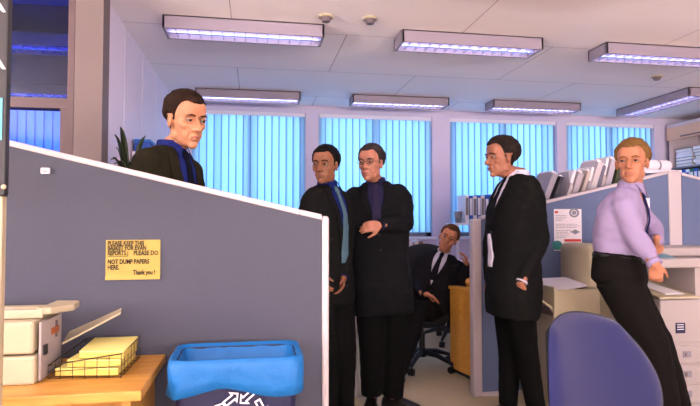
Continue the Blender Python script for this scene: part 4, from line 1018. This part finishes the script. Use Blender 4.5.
    MB().tube([Th(-.021, .083, -.0655), Th(-.008, .0925, -.0625), Th(.008, .0925, -.0625), Th(.021, .083, -.0655)], [.001 * hk, .0022 * hk, .0022 * hk, .001 * hk], 8).tube([Th(-.019, .083, -.067), Th(0, .0912, -.0700), Th(.019, .083, -.067)], [.0012 * hk, .0028 * hk, .0012 * hk], 8).build('lips', S['lips'], root, smooth=True)
    if S.get('glasses'):
        g = MB()
        for s in (-1, 1):
            ring = [Th(s * .032 + .021 * math.cos(a2), .0945 - .004 * abs(math.cos(a2)), .0 + .014 * math.sin(a2)) for a2 in [2 * PI * j / 16 for j in range(17)]]
            g.tube(ring, .0013 * hk, 6); g.tube([Th(s * .053, .090, .004), Th(s * .074, .04, .006), Th(s * .078, -.005, .002)], .0014 * hk, 6)
        g.tube([Th(-.011, .0955, .003), Th(0, .099, .006), Th(.011, .0955, .003)], .0013 * hk, 6)
        tag(g.build('glasses', M_DGREY, root, smooth=True), 'thin dark framed glasses')
    # ---- trousers
    tb = MB(); wt = S.get('waist_t', .18)
    torso(tb, [(-.20, .10, .09, 0), (-.14, .165, .118, 0), (-.04, .172, .122, 0), (.08, .160, .115, 0), (wt, .150, .108, 0)], .004, 1.0, S.get('pfat', 1.0)) if not S.get('sit') else torso(tb, [(-.1, .15, .11, 0), (0, .172, .122, 0), (wt, .150, .108, 0)], .004)
    lr = S.get('legr', (.098, .074, .068, .056))
    for nm in 'LR':
        kn = P(*S['knee' + nm]); an = P(*S['ankle' + nm])
        tb.tube([hips[nm] + UV * .02 * k, lerp(hips[nm], kn, .5), kn, lerp(kn, an, .4), an - (an - kn).normalized() * .0], [lr[0] * k, (lr[0] + lr[1]) / 2 * k, lr[1] * k, lr[2] * k, lr[3] * k], 18, round_=False)
    co2, f2 = remesh(tb, .009, 3); n2 = normals(co2, f2)
    dsp = np.array([noise.noise(Vector((p[0] * 9, p[1] * 9, p[2] * 4))) + .5 * noise.noise(Vector((p[0] * 20, p[1] * 20, p[2] * 16))) for p in co2]) * .006; co2 = co2 + n2 * dsp[:, None]
    tr = mesh_obj('trousers', co2, f2, S['trousers'], root)
    # ---- shoes
    for nm in 'LR':
        an = P(*S['ankle' + nm]); ff = facing(S['toe' + nm]); lt = UV.cross(ff); zf = an.z - .075 * k; rr = []
        for (t, hw, h) in ((-.075, .018, .035), (-.068, .032, .06), (-.03, .037, .085), (.02, .036, .09), (.07, .041, .07), (.13, .046, .052), (.175, .038, .042), (.205, .02, .03), (.212, .006, .02)):
            c_ = Vector((an.x, an.y, zf)) + ff * t * k; ring = []
            for j in range(14):
                a2 = 2 * PI * j / 14; ca, sa = math.cos(a2), math.sin(a2); zz = h * k * (.5 + .5 * math.copysign(abs(sa) ** .75, sa)) ; wv2 = hw * k * (math.copysign(abs(ca) ** .7, ca)) * (1 if sa < .3 else 1 - .35 * sa)
                ring.append(c_ + lt * wv2 + UV * (zz + .004))
            rr.append(ring)
        so = MB().loft(rr).build('shoe', M_SHOE, root, smooth=True)
        sole = MB(); pts_ = [Vector((an.x, an.y, zf)) + ff * t * k + lt * w2 * k for (t, w2) in ((-.078, -.015), (-.04, -.038), (.03, -.036), (.12, -.048), (.19, -.03), (.214, 0), (.19, .03), (.12, .048), (.03, .036), (-.04, .038), (-.078, .015))]
        sole.prism(pts_, (0, 0, .012)).build('sole', M_BLACK, so)
    # ---- jacket or shirt
    jk = MB(); J = S.get('jacket')
    hem = S.get('hem', -.28 if J else .10)
    if J: prof = [(hem, .176, .118, .004), (-.16, .177, .126, .0), (0, .176, .130, 0), (.26, .160, .118, 0), (.5, .176, .126, .004), (.70, .184, .124, 0), (.82, .176, .106, -.004), (.90, .146, .090, -.008), (.96, .108, .076, -.012), (1.02, .070, .062, -.014)]
    else: prof = [(hem, .146, .106, 0), (.2, .158, .118, 0), (.34, .158, .124, 0), (.5, .170, .124, 0), (.70, .180, .120, 0), (.82, .172, .102, -.004), (.90, .142, .084, -.008), (.96, .102, .070, -.010), (1.02, .066, .06, -.012)]
    if S.get('sit'): prof = [(-.05, .18, .13, .0)] + prof[2:]
    torso(jk, prof, .004)
    ar = S.get('armr', (.063, .060, .054, .050, .043) if J else (.066, .062, .055, .050, .036))
    for nm in 'LR':
        el = P(*S['elbow' + nm]); wr = P(*S['wrist' + nm]); w2 = lerp(el, wr, .93)
        jk.tube([lerp(sh[nm], nck, .18) , lerp(sh[nm], el, .12), lerp(sh[nm], el, .55), el], [ar[0] * k, ar[0] * k, ar[1] * k, ar[2] * k], 16)
        jk.tube([el, lerp(el, w2, .5), w2], [ar[2] * k, ar[3] * k, ar[4] * k], 16, round_=True)
    co3, f3 = remesh(jk, .0085, 4); n3 = normals(co3, f3); fo = S.get('fold', .007)
    dsp = np.array([noise.noise(Vector((p[0] * 8, p[1] * 8, p[2] * 6 + 5))) + .7 * noise.noise(Vector((p[0] * 17 + p[2] * 9, p[1] * 17 - p[2] * 7, p[2] * 20))) for p in co3]) * fo
    co3 = co3 + n3 * dsp[:, None]
    gar = mesh_obj('jacket' if J else 'shirt', co3, f3, J if J else S['shirt'], root)
    # ---- cuffs
    for nm in 'LR':
        el = P(*S['elbow' + nm]); wr = P(*S['wrist' + nm])
        MB().tube([lerp(el, wr, .90), lerp(el, wr, 1.03)], [(.034 if J else .037) * k] * 2, 16, round_=False).build('cuff', S['shirt'], root, smooth=True)
    # ---- collar, shirt front, tie, lapels projected on the chest
    tq = MB(); torso(tq, prof, .004); cot, ft = remesh(tq, .0085, 4); ntt = normals(cot, ft)
    cot = cot + ntt * (np.array([noise.noise(Vector((p[0] * 8, p[1] * 8, p[2] * 6 + 5))) + .7 * noise.noise(Vector((p[0] * 17 + p[2] * 9, p[1] * 17 - p[2] * 7, p[2] * 20))) for p in cot]) * fo)[:, None]
    bvh = BVHTree.FromPolygons([Vector(p) for p in cot], ft)
    fch = cf_ - upc * cf_.dot(upc); fch.normalize(); lch = upc.cross(fch).normalized()
    def proj(u, v, off):
        o_ = nck + lch * u * k + upc * v * k + fch * .6; hit = bvh.ray_cast(o_, -fch, .62)
        if hit[0] is None: hit = bvh.find_nearest(nck + lch * u * k + upc * v * k + fch * .06)
        return hit[0] + fch * off
    def patch(name, rows, off, m, th=.002, nu=8, lbl=None):
        rr = []
        for i in range(len(rows) - 1):
            (v0, a0, b0_), (v1, a1, b1_) = rows[i], rows[i + 1]; ns = max(2, int(abs(v1 - v0) / .012))
            for q_ in range(ns + (1 if i == len(rows) - 2 else 0)):
                t = q_ / ns; rr.append((v0 + (v1 - v0) * t, a0 + (a1 - a0) * t, b0_ + (b1_ - b0_) * t))
        vs = [proj(a_ + (b_ - a_) * j / nu, v_, off) for (v_, a_, b_) in rr for j in range(nu + 1)]
        fs_ = [(i * (nu + 1) + j, i * (nu + 1) + j + 1, (i + 1) * (nu + 1) + j + 1, (i + 1) * (nu + 1) + j) for i in range(len(rr) - 1) for j in range(nu)]
        o_ = MB().add(vs, fs_).build(name, m, root, smooth=True); sd = o_.modifiers.new('s', 'SOLIDIFY'); sd.thickness = th; sd.offset = 0
        if lbl: o_['label'] = lbl
        return o_
    VB = S.get('vdepth', -.33)
    if J:
        patch('shirt', [(.0, -.045, .045), (-.06, -.062, .062), (VB, -.006, .006)], .003, S['shirt'])
        patch('lapel', [(.0, .045, .085), (-.07, .055, .100), (-.14, .045, .100), (-.145, .044, .082), (VB - .02, -.005, .012)], .007, J, .004)
        patch('lapel', [(.0, -.085, -.045), (-.07, -.100, -.055), (-.14, -.100, -.045), (-.145, -.082, -.044), (VB - .02, -.012, .005)], .007, J, .004)
        if S.get('belly'): patch('shirt_front', [(-.36, -.006, .010), (-.43, -.020, .030), (-.50, -.025, .036), (-.56, -.02, .03)], .012, S['shirt'], .01)
        for zz in (VB - .05, VB - .15):
            q_ = proj(.012, zz, .004); MB().ell(q_, (.008, .008, .008), n=10).build('button', M_BLACK, root, smooth=True)
    if S.get('tie'): 
        patch('tie', [(.0, -.014, .014), (-.035, -.019, .019), (-.04, -.013, .013), (S.get('tiebot', -.33), -.034, .034)] + ([(S['tiebot'] - .04, -.004, .004)] if J is None else []), .010, S['tie'], .005)
    # collar band with two leaves
    cl = MB(); rings = []
    for (h, r0) in ((-.012, .071), (.022, .065), (.040, .0615), (.041, .0585), (.02, .060), (-.012, .066)):
        cc = nck + upc * h * k + fch * -.006; rings.append(ring_s(cc, lch, fch, r0 * k, r0 * k * 1.0, 24, 2.0))
    cl.loft(rings, cap=False)
    for s in (-1, 1):
        a2 = nck + upc * .036 * k + fch * .056 * k + lch * s * .012 * k; b2 = nck + upc * .03 * k + fch * .03 * k + lch * s * .062 * k; c2 = nck - upc * .028 * k + fch * .082 * k + lch * s * .042 * k
        cl.prism([a2, b2, c2], fch * .004)
    cl.build('collar', S['shirt'], root)
    if S.get('belt'):
        lat_, f2_ = fr_(wt); bl_ = MB(); rg = [ring_s(sp_(t), fr_(t)[0], fr_(t)[1], .167 * fat * k + g, .125 * fat * k + g) for t, g in ((wt - .09, 0), (wt - .09, .006), (wt - .03, .006), (wt - .03, 0))]; bl_.loft(rg, cap=False).build('belt', M_BLACK, root, smooth=True)
    return root
M_EYE = mat('eye_white', (120, 108, 100), .4); M_IRIS = mat('iris_dark', (34, 24, 18), .2); M_SHOE = mat('black_leather', (14, 12, 12), .3)
def cloth(name, rgb, var=.12): return mat(name, tuple(c * .8 for c in rgb) if sum(rgb) < 120 else rgb, .9, var, 14, .15, 260, spec=.12)
def hairm(name, rgb): return mat(name, tuple(c * .85 for c in rgb), .75, .3, 34, .4, 120, spec=.12, stretch=(3, 3, 1))
LIP = mat('lip', (150, 84, 76), .45); LIP2 = mat('lip_dark', (112, 62, 52), .45)
DN = (0, 0, -1)
people = []
# 1 man in the dark olive jacket behind the grey screen
people.append(dict(label='man in dark olive jacket and navy shirt standing behind the grey screen', D=2.46, H=1.83, foot=(172,),
    pelvis=(156, 300, 2.50), neck=(172, 151, 2.52), head=(185.5, 119, 2.49), pyaw=66, cyaw=70, hyaw=50, hpitch=12, hroll=-3, hk=1.08, gaze=(.5, 0),
    elbowR=(140, 240, 2.40), wristR=(158, 296, 2.38), elbowL=(182, 240, 2.70), wristL=(190, 290, 2.64), handR=(None, (.5, .5, 0), .5, 1), handL=(None, (-.8, -.2, 0), .5, -1),
    kneeR=(158, 395, 2.46), kneeL=(178, 395, 2.56), ankleR=(156, 475, 2.47), ankleL=(180, 475, 2.6), toeR=40, toeL=60,
    skin=skin_mat('skin_a', (190, 132, 98)), hair=hairm('hair_dark_brown', (42, 25, 17)), lips=LIP, hair_th=.008, hairline=.058, nape=-.05,
    jacket=cloth('olive_black_wool', (40, 36, 22)), trousers=cloth('olive_black_wool2', (24, 22, 18)), shirt=cloth('navy_shirt', (26, 36, 100)), tie=cloth('dark_tie', (14, 16, 34)), tiebot=-.32, fat=1.02, vox=.005))
# 2 dark haired man
people.append(dict(label='dark-haired man in black suit with pale teal tie at the end of the screen', D=3.35, H=1.70, foot=(330,),
    pelvis=(329, 278, 3.36), neck=(328, 187, 3.38), head=(325.5, 165, 3.34), pyaw=50, cyaw=52, hyaw=-20, hpitch=2, hk=1.06,
    elbowR=(302, 236, 3.24), wristR=(318, 274, 3.14), elbowL=(347, 238, 3.42), wristL=(343, 276, 3.28), handR=(None, (.6, .4, 0), .6, 1), handL=(None, (-.6, -.3, 0), .5, -1),
    kneeR=(328, 350, 3.30), kneeL=(345, 350, 3.40), ankleR=(329, 411, 3.32), ankleL=(346, 408, 3.44), toeR=25, toeL=45,
    skin=skin_mat('skin_b', (134, 88, 64)), hair=hairm('hair_black', (18, 16, 18)), lips=LIP2, hair_th=.012, hairline=.060, nape=-.05, gaze=(-.6, 0),
    jacket=cloth('black_wool', (22, 22, 22)), trousers=cloth('black_wool2', (14, 14, 15)), shirt=cloth('blue_shirt', (20, 32, 90)), tie=cloth('teal_tie', (74, 102, 116)), tiebot=-.48, vdepth=-.47, fat=.98))
# 3 man with folded arms
people.append(dict(label='man with glasses and grey hair in a black suit standing with folded arms', D=3.62, H=1.75, foot=(382,),
    pelvis=(382, 285, 3.64), neck=(376, 184, 3.66), head=(371, 163, 3.60), pyaw=4, cyaw=-6, hyaw=-26, hpitch=2, hk=1.06,
    elbowL=(405, 224, 3.58), wristL=(381, 225, 3.40), elbowR=(352, 228, 3.56), wristR=(380, 228, 3.56), handL=((-1, -.05, -.12), (0, .9, -.3), .45, 1), handR=((1, .2, .0), (0, .9, 0), .4, -1),
    kneeR=(372, 348, 3.60), kneeL=(394, 348, 3.62), ankleR=(371.5, 395.5, 3.60), ankleL=(393, 396, 3.64), toeR=-8, toeL=62, legr=(.102, .088, .078, .066),
    skin=skin_mat('skin_c', (178, 120, 98)), hair=hairm('hair_grey_brown', (58, 50, 50)), lips=LIP, hair_th=.012, hairline=.064, nape=-.05, glasses=True, gaze=(-.5, 0),
    jacket=cloth('black_wool3', (20, 21, 25)), trousers=cloth('black_wool4', (10, 10, 11)), shirt=cloth('violet_shirt', (34, 32, 62)), tie=cloth('purple_tie', (42, 38, 62)), tiebot=-.28, vdepth=-.29, fat=1.12, armr=(.066, .063, .060, .054, .044)))
# 4 man in profile
people.append(dict(label='man in black suit and white collar in profile with hand in pocket', D=3.42, H=1.77, foot=(522,),
    pelvis=(513, 285, 3.42), neck=(518, 177, 3.42), head=(502, 157, 3.42), pyaw=-84, cyaw=-78, hyaw=-74, hpitch=4, hk=1.08, bend=(-.02, -.0, 0),
    elbowL=(540, 240, 3.28), wristL=(522, 281, 3.21), elbowR=(492, 242, 3.60), wristR=(490, 280, 3.52), handL=((-.4, .55, -.8), (.4, .8, 0), .3, 1), handR=(None, (.6, .4, 0), .5, -1),
    kneeL=(526, 350, 3.38), kneeR=(510, 350, 3.50), ankleL=(536, 408, 3.40), ankleR=(508, 405, 3.50), toeL=-60, toeR=-75,
    skin=skin_mat('skin_d', (152, 98, 76)), hair=hairm('hair_brown', (40, 30, 25)), lips=LIP2, hair_th=.013, hairline=.064, nape=-.055, quiff=.012,
    jacket=cloth('black_wool5', (20, 20, 20)), trousers=cloth('black_wool6', (10, 10, 11)), shirt=cloth('white_shirt', (196, 192, 208)), tie=cloth('black_tie', (14, 14, 20)), tiebot=-.32, belly=True, vdepth=-.30, fat=1.16, armr=(.066, .063, .060, .054, .044)))
# 5 blond man leaning
people.append(dict(label='blond man in lilac shirt and navy tie leaning back beside the copier', D=3.02, H=1.76, foot=(675,),
    pelvis=(620, 271, 3.02), neck=(631, 190, 3.02), head=(632, 162, 3.0), pyaw=60, cyaw=52, hyaw=-36, hpitch=0, bend=(-.07, 0, -.0), hk=1.06,
    elbowR=(634, 236, 2.83), wristR=(655, 264, 2.72), elbowL=(652, 228, 3.14), wristL=(657, 241, 3.02), handR=((.12, .1, -.9), (.3, .8, 0), .9, 1), handL=((.3, .3, -.8), (0, 1, -.3), 1.0, -1), handk=.86,
    kneeR=(652, 345, 2.92), kneeL=(655, 340, 3.08), ankleR=(672, 428, 2.92), ankleL=(684, 420, 3.10), toeR=50, toeL=70,
    skin=skin_mat('skin_e', (172, 114, 86)), hair=hairm('hair_blond', (130, 94, 50)), lips=LIP, hair_th=.014, hairline=.060, nape=-.04, side=.0, gaze=(-.6, 0),
    jacket=None, trousers=cloth('black_brown_wool', (20, 17, 16)), shirt=cloth('lilac_shirt', (148, 134, 168), .05), tie=cloth('navy_tie', (24, 24, 74)), tiebot=-.42, belt=True, fat=1.0, fold=.010, waist_t=.21, pfat=1.12, legr=(.115, .086, .076, .062)))
# 6 seated man
sd_ = 4.58
people.append(dict(label='brown-haired man in dark suit lounging on the black chair, head tilted', D=sd_, H=1.74, foot=(424,), sit=True,
    pelvis=(426, 309, 4.66), neck=(444, 254, 4.72), head=(448.5, 238, 4.62), pyaw=-20, cyaw=-20, hyaw=-12, hpitch=-3, hroll=24, hk=1.0,
    elbowR=(418, 283, 4.62), wristR=(424, 293, 4.40), elbowL=(464, 283, 4.52), wristL=(467.5, 267, 4.50), handR=((.8, -.3, -.3), (0, -.2, -1), .4, 1), handL=((-.15, 0, 1), (-.8, .2, 0), .6, 1),
    kneeR=(404, 308, 4.30), kneeL=(419, 308, 4.22), ankleR=(393, 368, 4.36), ankleL=(400, 372, 4.22), toeR=-20, toeL=-15,
    skin=skin_mat('skin_f', (188, 124, 90)), hair=hairm('hair_light_brown', (96, 62, 34)), lips=LIP, hair_th=.012, hairline=.060, nape=-.05,
    jacket=cloth('charcoal_wool', (30, 28, 32)), trousers=cloth('charcoal_wool2', (20, 18, 20)), shirt=cloth('pale_shirt', (196, 192, 208)), tie=cloth('dark_tie2', (30, 26, 34)), tiebot=-.26, vdepth=-.30, fat=1.22))
for S in people: person(S)
